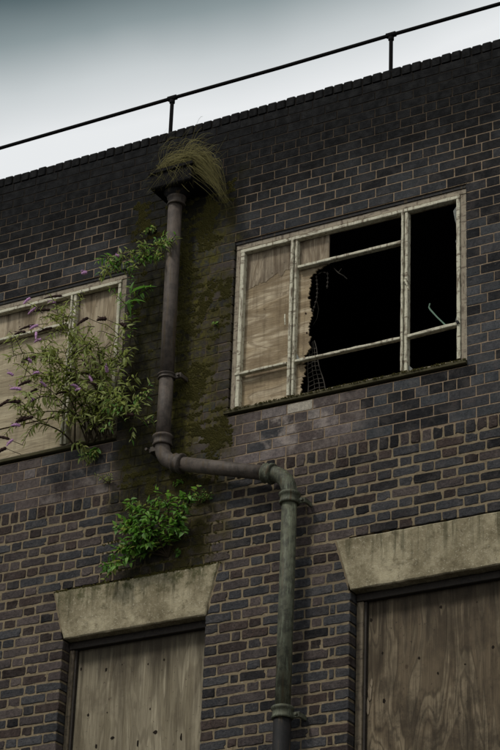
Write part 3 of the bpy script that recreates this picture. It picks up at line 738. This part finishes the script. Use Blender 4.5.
sl0, sl1 = Vector((-.37, PY, -.370)), Vector((.50, PY, -.626))
smoothed(pipe([sl0, sl1], UP, RP - .001))
bend2 = arc((.47, PY, -.618), (BX, PY, -.655), (BX, PY, -.84), 12)
smoothed(pipe(bend2, LO, RP + .002, 'bend'))
smoothed(pipe([(BX, PY, -.82), (BX - .002, PY, -1.7), (BX - .006, PY, -2.56)], LO))
smoothed(pipe([(BX - .006, PY, -2.50), (BX - .006, PY, -5.9), (BX - .006, PY, -GZ + .02)], M['iron'], RP + .007))
def collar(c, axis, mat, r=.076, ln=.075, ribs=True, name='collar'):
    """socket: a barrel with two raised rings"""
    c = Vector(c); d = Vector(axis).normalized(); mb = MB()
    prof = [(-1, .86), (-1, 1.0), (-.72, 1.06), (-.5, .96), (.35, .96), (.5, 1.10), (.85, 1.10), (1, 1.0), (1, .84)]
    mb.tube([U(*(c + d * (ln / 2 * a + (1e-4 * i)))) for i, (a, k) in enumerate(prof)], [r * k for a, k in prof], 28, caps=True)
    return smoothed(mb.build(name, mat, P))
def bracket(c, side, mat):
    """strap with a lug and bolt fixing a socket to the wall"""
    c = Vector(c); mb = MB()
    x0 = c.x + side * .060; x1 = c.x + side * .125
    mb.box(x0, x1, c.y + .01, c.y + .03, c.z - .022 + GZ, c.z + .022 + GZ, .005); mb.box(x1 - .02, x1, c.y + .03, -.004, c.z - .018 + GZ, c.z + .018 + GZ, .004)
    o_ = mb.build('bracket', mat, P)
    mb = MB(); mb.tube([U(x1 - .022, c.y + .012, c.z), U(x1 - .022, c.y - .012, c.z)], .012, 6); mb.build('bolt', mat, o_); return o_
collar((AX, PY, 1.985), (0, 0, 1), UP, .072, .078)
collar((AX, PY, .395), (0, 0, 1), UP, .067, .040); bracket((AX, PY, .395), 1, UP)
collar((AX - .004, PY, -.155), (0, 0, 1), UP, .074, .088); bracket((AX, PY, -.20), -1, UP)
collar((-.345, PY, -.377), (.958, 0, -.282), UP, .074, .078)
collar((.455, PY, -.613), (.958, 0, -.282), LO, .074, .078)
collar((BX, PY, -.850), (0, 0, 1), LO, .074, .088); bracket((BX, PY, -.875), 1, LO)
collar((BX - .006, PY, -2.50), (0, 0, 1), LO, .076, .09); bracket((BX, PY, -2.52), 1, LO)
# hopper: a flared open box with rim, standing off the wall
mb = MB(); hx0, hx1, hy, hz0, hz1 = -.67, -.27, -.28, 2.06, 2.225
def hr(ins, z_, dy=0): return [(hx0 + ins, hy + ins, z_ + GZ), (hx1 - ins, hy + ins, z_ + GZ), (hx1 - ins, -.006, z_ + GZ), (hx0 + ins, -.006, z_ + GZ)]
mb.quadstrip([hr(.012, hz0), hr(.004, hz0 + .012), hr(.004, hz1 - .03), hr(-.010, hz1 - .028), hr(-.010, hz1), hr(.012, hz1), hr(.020, hz1 - .12)])
mb.build('hopper', M['rail'], P)
mb = MB(); mb.tube([U(AX, PY, 2.07), U(AX, PY, 2.035), U(AX, PY, 2.0)], [.12, .085, .066], 20); smoothed(mb.build('outlet', M['iron'], P))

# ------------------------------------------------------------------ railing on the parapet
R = empty('roof_railing'); tag(R, 'thin black tubular railing along the top of the brick parapet', 'railing')
RYY, RZ = .15, 3.222
for a, b in ((-9.1, -.776), (-.776, 1.300), (1.300, 9.4)):
    mb = MB(); mb.tube([U(a, RYY, RZ), U((a + b) / 2, RYY, RZ - .006), U(b, RYY, RZ)], .0165, 10); mb.build('handrail', M['rail'], R)
for i in range(-4, 5):
    px_ = -.776 + 2.076 * i
    mb = MB(); mb.tube([U(px_, RYY, TOP + .08), U(px_, RYY, RZ)], .0165, 10); o_ = mb.build('post', M['rail'], R)
    mb = MB(); mb.tube([U(px_, RYY, RZ - .05), U(px_, RYY, RZ - .022)], .024, 10); mb.tube([U(px_ - .04, RYY, RZ), U(px_ + .04, RYY, RZ)], .024, 10); mb.build('clamp', M['rail'], o_)

# ------------------------------------------------------------------ plants
def leaf_mesh(shape, n_=5, fold=.16, droop=.25):
    """unit leaf: lies along +X from 0 to 1, folded on its midrib, tip drooping"""
    v = []; f = []
    for i in range(n_ + 1):
        t = i / n_
        w_ = (math.sin(math.pi * min(1, t ** .8)) * .13 + .004) if shape == 'lance' else (math.sin(math.pi * t ** .62) * .27 + .004)
        z_ = -droop * t * t
        v += [(t, -w_, z_ + w_ * fold * 2), (t, 0, z_), (t, w_, z_ + w_ * fold * 2)]
    for i in range(n_):
        a = i * 3; f += [(a, a + 3, a + 4, a + 1), (a + 1, a + 4, a + 5, a + 2)]
    return v, f
LEAVES = {k: leaf_mesh(k, 4, d, e) for k, d, e in (('lance', .25, .35), ('ovate', .2, .22))}
LMESH = {}
def lmesh(shape, mat):
    if (shape, mat) not in LMESH:
        v, f = LEAVES[shape]; me = bpy.data.meshes.new('leaf'); me.from_pydata(v, [], f); me.materials.append(M[mat]); me.polygons.foreach_set('use_smooth', [True] * len(me.polygons)); LMESH[(shape, mat)] = me
    return LMESH[(shape, mat)]
def leaf_matrix(p_, d, up, size):
    d = Vector(d).normalized(); s_ = Vector(up).cross(d)
    if s_.length < 1e-3: s_ = Vector((0, 1, 0))
    s_.normalize(); u = d.cross(s_)
    m_ = Matrix((d * size, s_ * size, u * size)).transposed().to_4x4(); m_.translation = Vector(p_); return m_
def place_leaves(root, leaves, limit=300):
    """leaves: (matrix, size, shape, material)"""
    leaves.sort(key=lambda l: -l[1]); rest = {}
    for i, (m_, s_, sh, mt) in enumerate(leaves):
        if i < limit:
            o_ = bpy.data.objects.new('leaf', lmesh(sh, mt)); col.objects.link(o_); o_.parent = root; o_.matrix_parent_inverse = Matrix.Identity(4); o_.matrix_local = m_
        else: rest.setdefault(mt, []).append((m_, sh))
    if rest:
        me = bpy.data.meshes.new('foliage'); V = []; Fc = []; mi = []; mats = list(rest)
        for k, mt in enumerate(mats):
            for m_, sh in rest[mt]:
                v, f = LEAVES[sh]; b = len(V); V += [tuple(m_ @ Vector(q)) for q in v]; Fc += [tuple(b + j for j in q) for q in f]; mi += [k] * len(f)
        me.from_pydata(V, [], Fc)
        for mt in mats: me.materials.append(M[mt])
        me.polygons.foreach_set('material_index', mi); me.polygons.foreach_set('use_smooth', [True] * len(mi))
        o_ = bpy.data.objects.new('foliage', me); col.objects.link(o_); o_.parent = root; o_['kind'] = 'stuff'
def branch_path(a, b, bow, n_=12, wig=.02, rr=rnd):
    a, b = Vector(a), Vector(b); c = (a + b) / 2 + Vector(bow); pts = []
    ph = [rr.uniform(0, 6) for _ in range(3)]
    for i in range(n_ + 1):
        t = i / n_; q = a * (1 - t) ** 2 + c * 2 * t * (1 - t) + b * t * t
        q += Vector((math.sin(t * 7 + ph[0]), math.sin(t * 6 + ph[1]) * .6, math.sin(t * 8 + ph[2]))) * wig * t; pts.append(q)
    return pts
def leafy(pts, leaves, rr, sizes, shape, mats, step, start=.15, hang=.3):
    L_ = sum((b - a).length for a, b in zip(pts, pts[1:])); n_ = int(L_ / step)
    for i in range(n_):
        t = start + (1 - start) * (i + rr.random() * .5) / max(1, n_); k = min(len(pts) - 2, int(t * (len(pts) - 1))); q = pts[k].lerp(pts[k + 1], t * (len(pts) - 1) - k)
        d = (pts[k + 1] - pts[k]).normalized(); side = d.cross(Vector((rr.uniform(-1, 1), rr.uniform(-1, 1), rr.uniform(-1, 1)))).normalized()
        for s_ in (1, -1):
            if rr.random() < .12: continue
            dd = d * rr.uniform(.3, .9) + side * s_ + Vector((0, -.15, -hang * rr.random() - .05)); sz = rr.uniform(*sizes) * (1 - .35 * t)
            leaves.append((leaf_matrix(q, dd, Vector((rr.uniform(-.7, .7), rr.uniform(-1.7, -.2), .8)), sz), sz, shape, rr.choice(mats)))
def spike(root, tip, d, ln, r0, mat, name, rr):
    mb = MB(); d = Vector(d).normalized(); q = Vector(tip); n_ = 8
    mb.tube([q + d * ln * i / n_ + Vector((0, 0, -.03 * (i / n_) ** 2)) for i in range(n_ + 1)], [r0 * (.35 + .65 * math.sin(math.pi * min(1, .25 + i / n_ * .75))) * (1 + .3 * (i % 2)) for i in range(n_ + 1)], 7)
    for i in range(26):                              # tiny florets standing off the stalk
        t = rr.random(); c = q + d * ln * t + Vector((rr.uniform(-1, 1), rr.uniform(-1, 1), rr.uniform(-1, 1))) * r0 * (1.15 - .7 * t); k = r0 * rr.uniform(.25, .45)
        a = Vector((rr.uniform(-1, 1), rr.uniform(-1, 1), rr.uniform(-1, 1))).normalized() * k; b = a.orthogonal().normalized() * k
        mb.poly([tuple(c + a), tuple(c + b), tuple(c - a), tuple(c - b)])
    return mb.build(name, M[mat], root)
def stemmesh(root, paths, r0, r1, name='branch', mat='twig'):
    for pts in paths:
        mb = MB(); n_ = len(pts); mb.tube([tuple(q) for q in pts], [r0 + (r1 - r0) * i / (n_ - 1) for i in range(n_)], 6); mb.build(name, M[mat], root)

rb = random.Random(21)
BU = empty('flowering_bush'); tag(BU, 'straggly buddleia bush with mauve flower spikes growing from the upper left window sill', 'bush')
bl = []; paths = []; sub = []
root1 = U(-1.16, -.02, .015); roots = [U(-1.16 + d_, -.02, .02) for d_ in (0, -.12, .10, -.24, .05, -.06)]
MAIN = [((-1.218, -.25, .40), (0, -.1, .0)), ((-1.414, -.30, .78), (.08, -.1, .1)), ((-1.60, -.30, 1.13), (.18, -.16, .1)), ((-1.47, -.22, 1.24), (.16, -.12, 0)), ((-1.879, -.40, .74), (.1, -.1, .42)),
        ((-1.57, -.35, .70), (.1, -.1, .22)), ((-1.76, -.40, .50), (.05, -.1, .35)), ((-1.50, -.35, .50), (0, -.1, .2)), ((-1.85, -.33, .08), (.05, -.1, .28)), ((-1.73, -.30, .0), (0, -.1, .2)),
        ((-.79, -.25, .20), (0, -.08, .12)), ((-.70, -.25, .12), (0, -.1, .08)), ((-1.03, -.2, .56), (.02, -.08, 0)), ((-.93, -.2, .80), (.03, -.05, .05)), ((-.90, -.15, 1.02), (.1, -.05, .02)),
        ((-1.18, -.12, -.17), (0, -.08, .02)), ((-1.30, -.22, .95), (.1, -.1, .1)), ((-1.62, -.38, .30), (0, -.1, .22)), ((-1.12, -.2, .86), (.02, -.08, .1)), ((-.86, -.22, .32), (.02, -.05, .1))]
for ti_, (tip, bow) in enumerate(MAIN):
    pts = branch_path(roots[ti_ % 6], U(*tip), (bow[0], bow[1], bow[2] + .12), 12, .022, rb); paths.append(pts)
    leafy(pts, bl, rb, (.055, .13), 'lance', ['leaf_b', 'leaf_b2', 'leaf_b2'], .034, .15, .5)
    if (pts[-1] - pts[0]).length > .45:
        for k in range(8):
            t = rb.uniform(.35, .95); q = pts[int(t * 12)]; d = Vector((rb.uniform(-1, 1), rb.uniform(-.8, .1), rb.uniform(-.6, 1))).normalized() * rb.uniform(.10, .24)
            sp_ = branch_path(q, q + d, (0, 0, .04), 6, .006, rb); sub.append(sp_)
            leafy(sp_, bl, rb, (.05, .105), 'lance', ['leaf_b', 'leaf_b2', 'leaf_b2'], .030, .1, .5)
# dense low mass in front of the window foot
for k in range(28):
    q = Vector(U(rb.uniform(-1.70, -.92), rb.uniform(-.40, -.12), rb.uniform(.02, 1.15))); d = Vector((rb.uniform(-1, 1), rb.uniform(-.7, .2), rb.uniform(-.5, .8))).normalized() * .17
    sp_ = branch_path(q, q + d, (0, 0, .03), 6, .006, rb); sub.append(sp_); leafy(sp_, bl, rb, (.045, .09), 'lance', ['leaf_b', 'leaf_b', 'leaf_b2'], .032, .1, .5)
for k in range(24):                                  # bright clump hanging to the right of the sill
    q = Vector(U(rb.uniform(-1.0, -.66), rb.uniform(-.26, -.12), rb.uniform(-.02, .28))); d = Vector((rb.uniform(-.6, 1), rb.uniform(-.7, .1), rb.uniform(-.6, .5))).normalized() * .15
    sp_ = branch_path(q, q + d, (0, 0, .03), 6, .006, rb); sub.append(sp_); leafy(sp_, bl, rb, (.05, .10), 'lance', ['leaf_b2', 'leaf_b2', 'leaf_s'], .032, .1, .4)
stemmesh(BU, paths, .0075, .002); stemmesh(BU, sub, .0035, .0018, 'twig')
place_leaves(BU, bl)
FL = [(-1.701, -.3, 1.259), (-1.623, -.3, 1.157), (-1.448, -.3, 1.162), (-1.598, -.3, .987), (-1.613, -.3, .926), (-1.557, -.3, .85), (-1.564, -.4, .599), (-1.73, -.4, .519), (-1.477, -.4, .491), (-1.64, -.4, .375), (-1.471, -.3, .41), (-1.578, -.3, .327), (-1.694, -.3, .113), (-1.75, -.3, .001), (-.962, -.2, .47), (-1.1, -.2, .42), (-1.23, -.2, .395), (-1.19, -.22, .36)]
for q in FL: spike(BU, U(q[0], q[1] - .07, q[2]), (rb.uniform(-1, .3), rb.uniform(-.5, 0), rb.uniform(-.3, .4)), rb.uniform(.05, .095), rb.uniform(.008, .0125), 'flower', 'flower_spike', rb)
BR = [(-1.472, -.25, 1.284), (-1.544, -.3, 1.148), (-1.682, -.3, 1.042), (-1.51, -.3, .976), (-1.776, -.3, 1.0), (-1.598, -.35, .71), (-1.61, -.4, .475), (-1.791, -.4, .345), (-1.691, -.4, .307), (-1.657, -.35, .189), (-1.588, -.35, .175), (-1.805, -.35, .026), (-1.827, -.35, -.048), (-1.058, -.2, 1.001), (-.86, -.2, .883), (-1.165, -.2, .531), (-1.06, -.2, .385), (-.698, -.25, .053), (-1.234, -.2, 1.051), (-1.323, -.3, .361), (-1.572, -.35, .419)]
for q in BR:
    d = Vector((rb.uniform(-1, -.2), rb.uniform(-.3, 0), rb.uniform(-.25, .3))); spike(BU, U(*q), d, rb.uniform(.08, .15), rb.uniform(.009, .015), 'dead', 'dead_flower_spike', rb)
    st = branch_path(U(*q), Vector(U(*q)) + Vector((.12, .04, -.06)), (0, 0, -.01), 4, .003, rb); stemmesh(BU, [st], .0022, .0028, 'twig')

# second sprawling plant reaching across to the pipe
SP = empty('trailing_bush'); tag(SP, 'thin leafy spray reaching from the window corner up across to the drainpipe', 'bush')
sl = []; ps = []
for a, b, bow in (((-.93, -.03, .80), (-.885, -.15, 1.34), (.08, -.05, 0)), ((-.885, -.15, 1.34), (-.75, -.17, 1.56), (0, -.03, .03)), ((-.80, -.15, 1.45), (-.455, -.21, 1.56), (0, -.03, .06)), ((-.80, -.15, 1.45), (-1.20, -.2, 1.57), (0, -.04, .08)), ((-.80, -.15, 1.50), (-.50, -.22, 1.63), (0, -.04, .02)), ((-.80, -.15, 1.50), (-.56, -.2, 1.46), (0, -.04, .02)),
                  ((-.90, -.12, 1.15), (-.66, -.15, 1.22), (.02, -.02, .03)), ((-.9, -.12, 1.1), (-1.06, -.18, 1.30), (0, 0, 0)), ((-.8, -.15, 1.46), (-.62, -.18, 1.50), (0, 0, .02)), ((-.95, -.18, 1.55), (-1.02, -.22, 1.45), (0, 0, 0))):
    pts = branch_path(U(*a), U(*b), bow, 9, .008, rb); ps.append(pts); leafy(pts, sl, rb, (.05, .09), 'lance', ['leaf_b2', 'leaf_s', 'leaf_s2'], .026, .1, .35)
for k in range(46):
    t = rb.random(); q = Vector(U(-1.12 + .64 * t, -.18 + rb.uniform(-.05, .05), 1.52 + rb.uniform(-.09, .07))); d = Vector((rb.uniform(-1, 1), rb.uniform(-.6, .2), rb.uniform(-.6, .6))).normalized() * .09
    sp_ = branch_path(q, q + d, (0, 0, .02), 5, .004, rb); ps.append(sp_); leafy(sp_, sl, rb, (.05, .085), 'lance', ['leaf_b2', 'leaf_s', 'leaf_b'], .026, .1, .35)
for q, d, s_ in (((-.86, -.16, 1.21), (1, -.2, .28), .24), ((-.88, -.16, 1.13), (1, -.2, .06), .17), ((-.87, -.15, 1.2), (.1, -.2, 1), .14), ((-.88, -.15, 1.16), (.1, -.1, -1), .13)):
    sl.append((leaf_matrix(U(*q), d, (0, -.5, 1), s_), s_, 'lance', 'leaf_s'))
stemmesh(SP, ps, .004, .002); place_leaves(SP, sl)
for q in ((-1.277, -.2, 1.475), (-.967, -.18, 1.564)): spike(SP, U(*q), (-.6, -.3, .3), .05, .014, 'flower', 'flower_spike', rb)

# bright shrub above the left lintel
rs = random.Random(5)
SH = empty('leafy_shrub'); tag(SH, 'bright green leafy shrub growing out of the brickwork above the left stone lintel', 'shrub')
sl = []; ps = []; root2 = U(-.47, -.005, -1.08)
for tip, bow in (((-.859, -.12, -.70), (-.05, -.1, -.02)), ((-.706, -.16, -.64), (-.02, -.1, 0)), ((-.411, -.15, -.60), (.05, -.1, 0)), ((-.30, -.15, -.68), (.04, -.08, 0)), ((-.20, -.12, -.66), (.02, -.08, 0)), ((-.985, -.08, -1.15), (0, -.12, .12)), ((-.848, -.14, -1.03), (0, -.12, .12)),
                 ((-.28, -.15, -.84), (.02, -.05, .02)), ((-.526, -.2, -.80), (0, -.08, 0)), ((-.636, -.18, -.92), (0, -.08, .05)), ((-.78, -.15, -.85), (0, -.1, .08)), ((-.60, -.18, -.70), (0, -.1, 0)), ((-.95, -.1, -1.04), (0, -.1, .14)), ((-.72, -.16, -1.05), (0, -.1, .1)), ((-.90, -.12, -.80), (0, -.1, .06)), ((-.16, -.12, -.58), (.03, -.08, 0)), ((-.98, -.1, -1.22), (0, -.1, .2)), ((-.50, -.16, -.56), (0, -.1, 0)), ((-.80, -.14, -.62), (0, -.1, 0))):
    pts = branch_path(root2, U(*tip), bow, 10, .010, rs); ps.append(pts); leafy(pts, sl, rs, (.045, .095), 'ovate', ['leaf_s', 'leaf_s2', 'leaf_b'], .036, .2, .3)
    for k in range(6):
        t = rs.uniform(.4, .95); q = pts[int(t * 10)]; d = Vector((rs.uniform(-1, 1), rs.uniform(-.7, .1), rs.uniform(-.5, 1))).normalized() * .11
        sp_ = branch_path(q, q + d, (0, 0, .02), 5, .004, rs); ps.append(sp_); leafy(sp_, sl, rs, (.025, .085), 'ovate', ['leaf_s', 'leaf_s2', 'leaf_s'], .036, .1, .4)
stemmesh(SH, ps, .005, .0018); place_leaves(SH, sl)

def sprig(name, label, cat, p_, n_, ln, size, shape, mats, seed, grow=(0, -.4, .6), group=None):
    rr = random.Random(seed); r_ = empty(name); tag(r_, label, cat, group); lv = []; pp = []
    for k in range(n_):
        d = Vector(grow) + Vector((rr.uniform(-1, 1), rr.uniform(-.3, .1), rr.uniform(-.5, .4))); b = Vector(U(*p_)) + d.normalized() * ln * rr.uniform(.6, 1.1)
        pts = branch_path(U(*p_), b, (0, 0, .02), 6, .003, rr); pp.append(pts); leafy(pts, lv, rr, size, shape, mats, .020, .2, .3)
    stemmesh(r_, pp, .0028, .0014, 'stem'); place_leaves(r_, lv)
sprig('fern', 'small pale fern on the bricks left of the pipe bend', 'fern', (-1.05, -.004, -.37), 5, .14, (.025, .045), 'lance', ['leaf_b2', 'leaf_b'], 1)
sprig('seedling', 'tiny green seedling in mossy bricks left of the broken window', 'seedling', (-.146, -.004, .82), 3, .04, (.025, .04), 'ovate', ['leaf_s2'], 2)
sprig('trailing_weed', 'small weed left of the pipe just below the hopper', 'weed', (-.81, -.004, 1.88), 5, .13, (.025, .045), 'ovate', ['leaf_b2', 'leaf_s'], 3, (-.1, -.3, -.6))
sprig('seedling', 'small seedling on the mossy brick right of the shrub foot', 'seedling', (-.35, -.004, -1.10), 4, .07, (.03, .05), 'ovate', ['leaf_s'], 4)
sprig('seedling', 'little seedling just beneath the drainpipe bend', 'seedling', (-.40, -.004, -.50), 4, .06, (.03, .045), 'ovate', ['leaf_s2'], 6)
sprig('trailing_weed', 'yellow green weed right of the shrub under the slanting pipe', 'weed', (-.14, -.004, -.70), 5, .14, (.03, .045), 'ovate', ['leaf_b2', 'leaf_s'], 7, (.1, -.3, .7))
sprig('trailing_weed', 'drooping green weed hanging below the left window sill', 'weed', (-1.16, -.02, -.02), 8, .20, (.05, .085), 'lance', ['leaf_b2', 'leaf_s', 'leaf_b'], 8, (-.1, -.4, -1.0))

# dry grass spilling out of the hopper
G = empty('grass_tuft'); tag(G, 'dry yellowish grass tuft spilling over the hopper head and hanging to the right', 'grass')
rg_ = random.Random(12); mb = MB()
for k in range(760):
    a = Vector((rg_.uniform(-.66, -.30), rg_.uniform(-.27, -.03), 2.21 + rg_.uniform(0, .03)))
    m_ = rg_.random(); wild = Vector((rg_.gauss(0, .05), rg_.gauss(0, .03), rg_.gauss(0, .05)))
    if m_ < .66:                                     # long strands swept right and down
        top = a + Vector((rg_.uniform(.0, .12), rg_.uniform(-.10, .02), rg_.uniform(.06, .27))) + wild
        u = rg_.betavariate(1.6, 1.2); top.x += .16 * u; top.z += .05 * u; end = Vector((-.32 + u * .36 + rg_.gauss(0, .02), -.24 + rg_.uniform(-.06, .1), 2.28 - u * u * .46 + rg_.gauss(0, .035)))
    elif m_ < .84:                                   # short upright ones behind
        top = a + Vector((rg_.uniform(-.04, .08), rg_.uniform(-.05, .05), rg_.uniform(.15, .34))) + wild; end = a + Vector((rg_.uniform(.04, .26), rg_.uniform(-.08, .05), rg_.uniform(.12, .36))) + wild
    else:                                            # ones lopping over the front of the box
        top = a + Vector((rg_.uniform(-.04, .06), -.08, rg_.uniform(.03, .16))) + wild
        end = a + Vector((rg_.uniform(-.12, .22), -.02, 0)); end.y = -.30 - rg_.uniform(0, .05); end.z = 2.2 - rg_.triangular(.0, .24, .05)
    w0 = rg_.choice((.0014, .002, .0028, .004)); prev = None
    pts = []
    for i in range(8):
        t = i / 7; pts.append(a * (1 - t) ** 2 + top * 2 * t * (1 - t) + end * t * t + Vector((0, 0, -.05 * t ** 3)))
    side = Vector((rg_.uniform(-.3, .3), rg_.uniform(-.3, .3), 1)).normalized()
    b = len(mb.v)
    for i, q in enumerate(pts):
        w_ = w0 * (1 - (i / 7) ** 2 * .85); mb.v += [U(*(q - side * w_)), U(*(q + side * w_))]; mb.t += [(1, 1, 1)] * 2
    for i in range(7): mb.f.append((b + 2 * i, b + 2 * i + 2, b + 2 * i + 3, b + 2 * i + 1))
tag(mb.build('grass_blades', M['grass'], G), kind='stuff')

# moss tufts clinging to the damp bricks, ledges and sills
rm_ = random.Random(31); mb = MB()
def tuft(x_, y_, z_, s_):
    for k in range(3):
        a = rm_.uniform(0, 6.28); c = Vector(U(x_ + rm_.uniform(-s_, s_), y_, z_ + rm_.uniform(-s_, s_))); u = Vector((math.cos(a), 0, math.sin(a))) * s_; v = Vector((-math.sin(a), 0, math.cos(a))) * s_; n_ = Vector((0, -s_ * .7, s_ * .2))
        q = [c + u, c + v, c - u, c - v, c + n_]; b = len(mb.v); mb.v += [tuple(w_) for w_ in q]; mb.t += [(1, 1, 1)] * 5; mb.f += [(b, b + 1, b + 4), (b + 1, b + 2, b + 4), (b + 2, b + 3, b + 4), (b + 3, b, b + 4)]
k = 0
while k < 8000:
    x_, z_ = rm_.uniform(-.99, .04), rm_.uniform(-.52, 2.15)
    if x_ > -.02 and z_ > -.01: continue
    d_ = mnoise.noise(Vector((x_ * 5, 2, z_ * 4))) + .5 * mnoise.noise(Vector((x_ * 17, 2, z_ * 17))) - abs(x_ + .30) * .75
    row = (z_ / C) % 1; near = min(row, 1 - row) < .14
    if d_ > (-.12 if near else .14): tuft(x_, 0, z_, rm_.choice((.003, .004, .005, .008, .012)) * rm_.uniform(.8, 1.2)); k += 1
for i in range(500):
    x_ = rm_.uniform(-1.1, .0) if i % 2 else rm_.gauss(-.45, .12); r_ = rm_.choice((9, 8, 7, 6, 5)); tuft(x_, 0, ZR0 - (r_ - 1) * C + rm_.uniform(-.012, .008), rm_.uniform(.003, .008))
for i in range(420): tuft(rm_.uniform(-.02, 2.02), -.026, .046 + rm_.uniform(-.004, .004), rm_.uniform(.002, .0055))
for i in range(240): tuft(-1.5 + 1.45 * rm_.random(), -.004, LT - .004 + rm_.uniform(-.008, .003), rm_.uniform(.003, .009))
tag(mb.build('moss', M['moss']), 'green moss growing on the damp bricks beside the drainpipe', 'moss', kind='stuff')
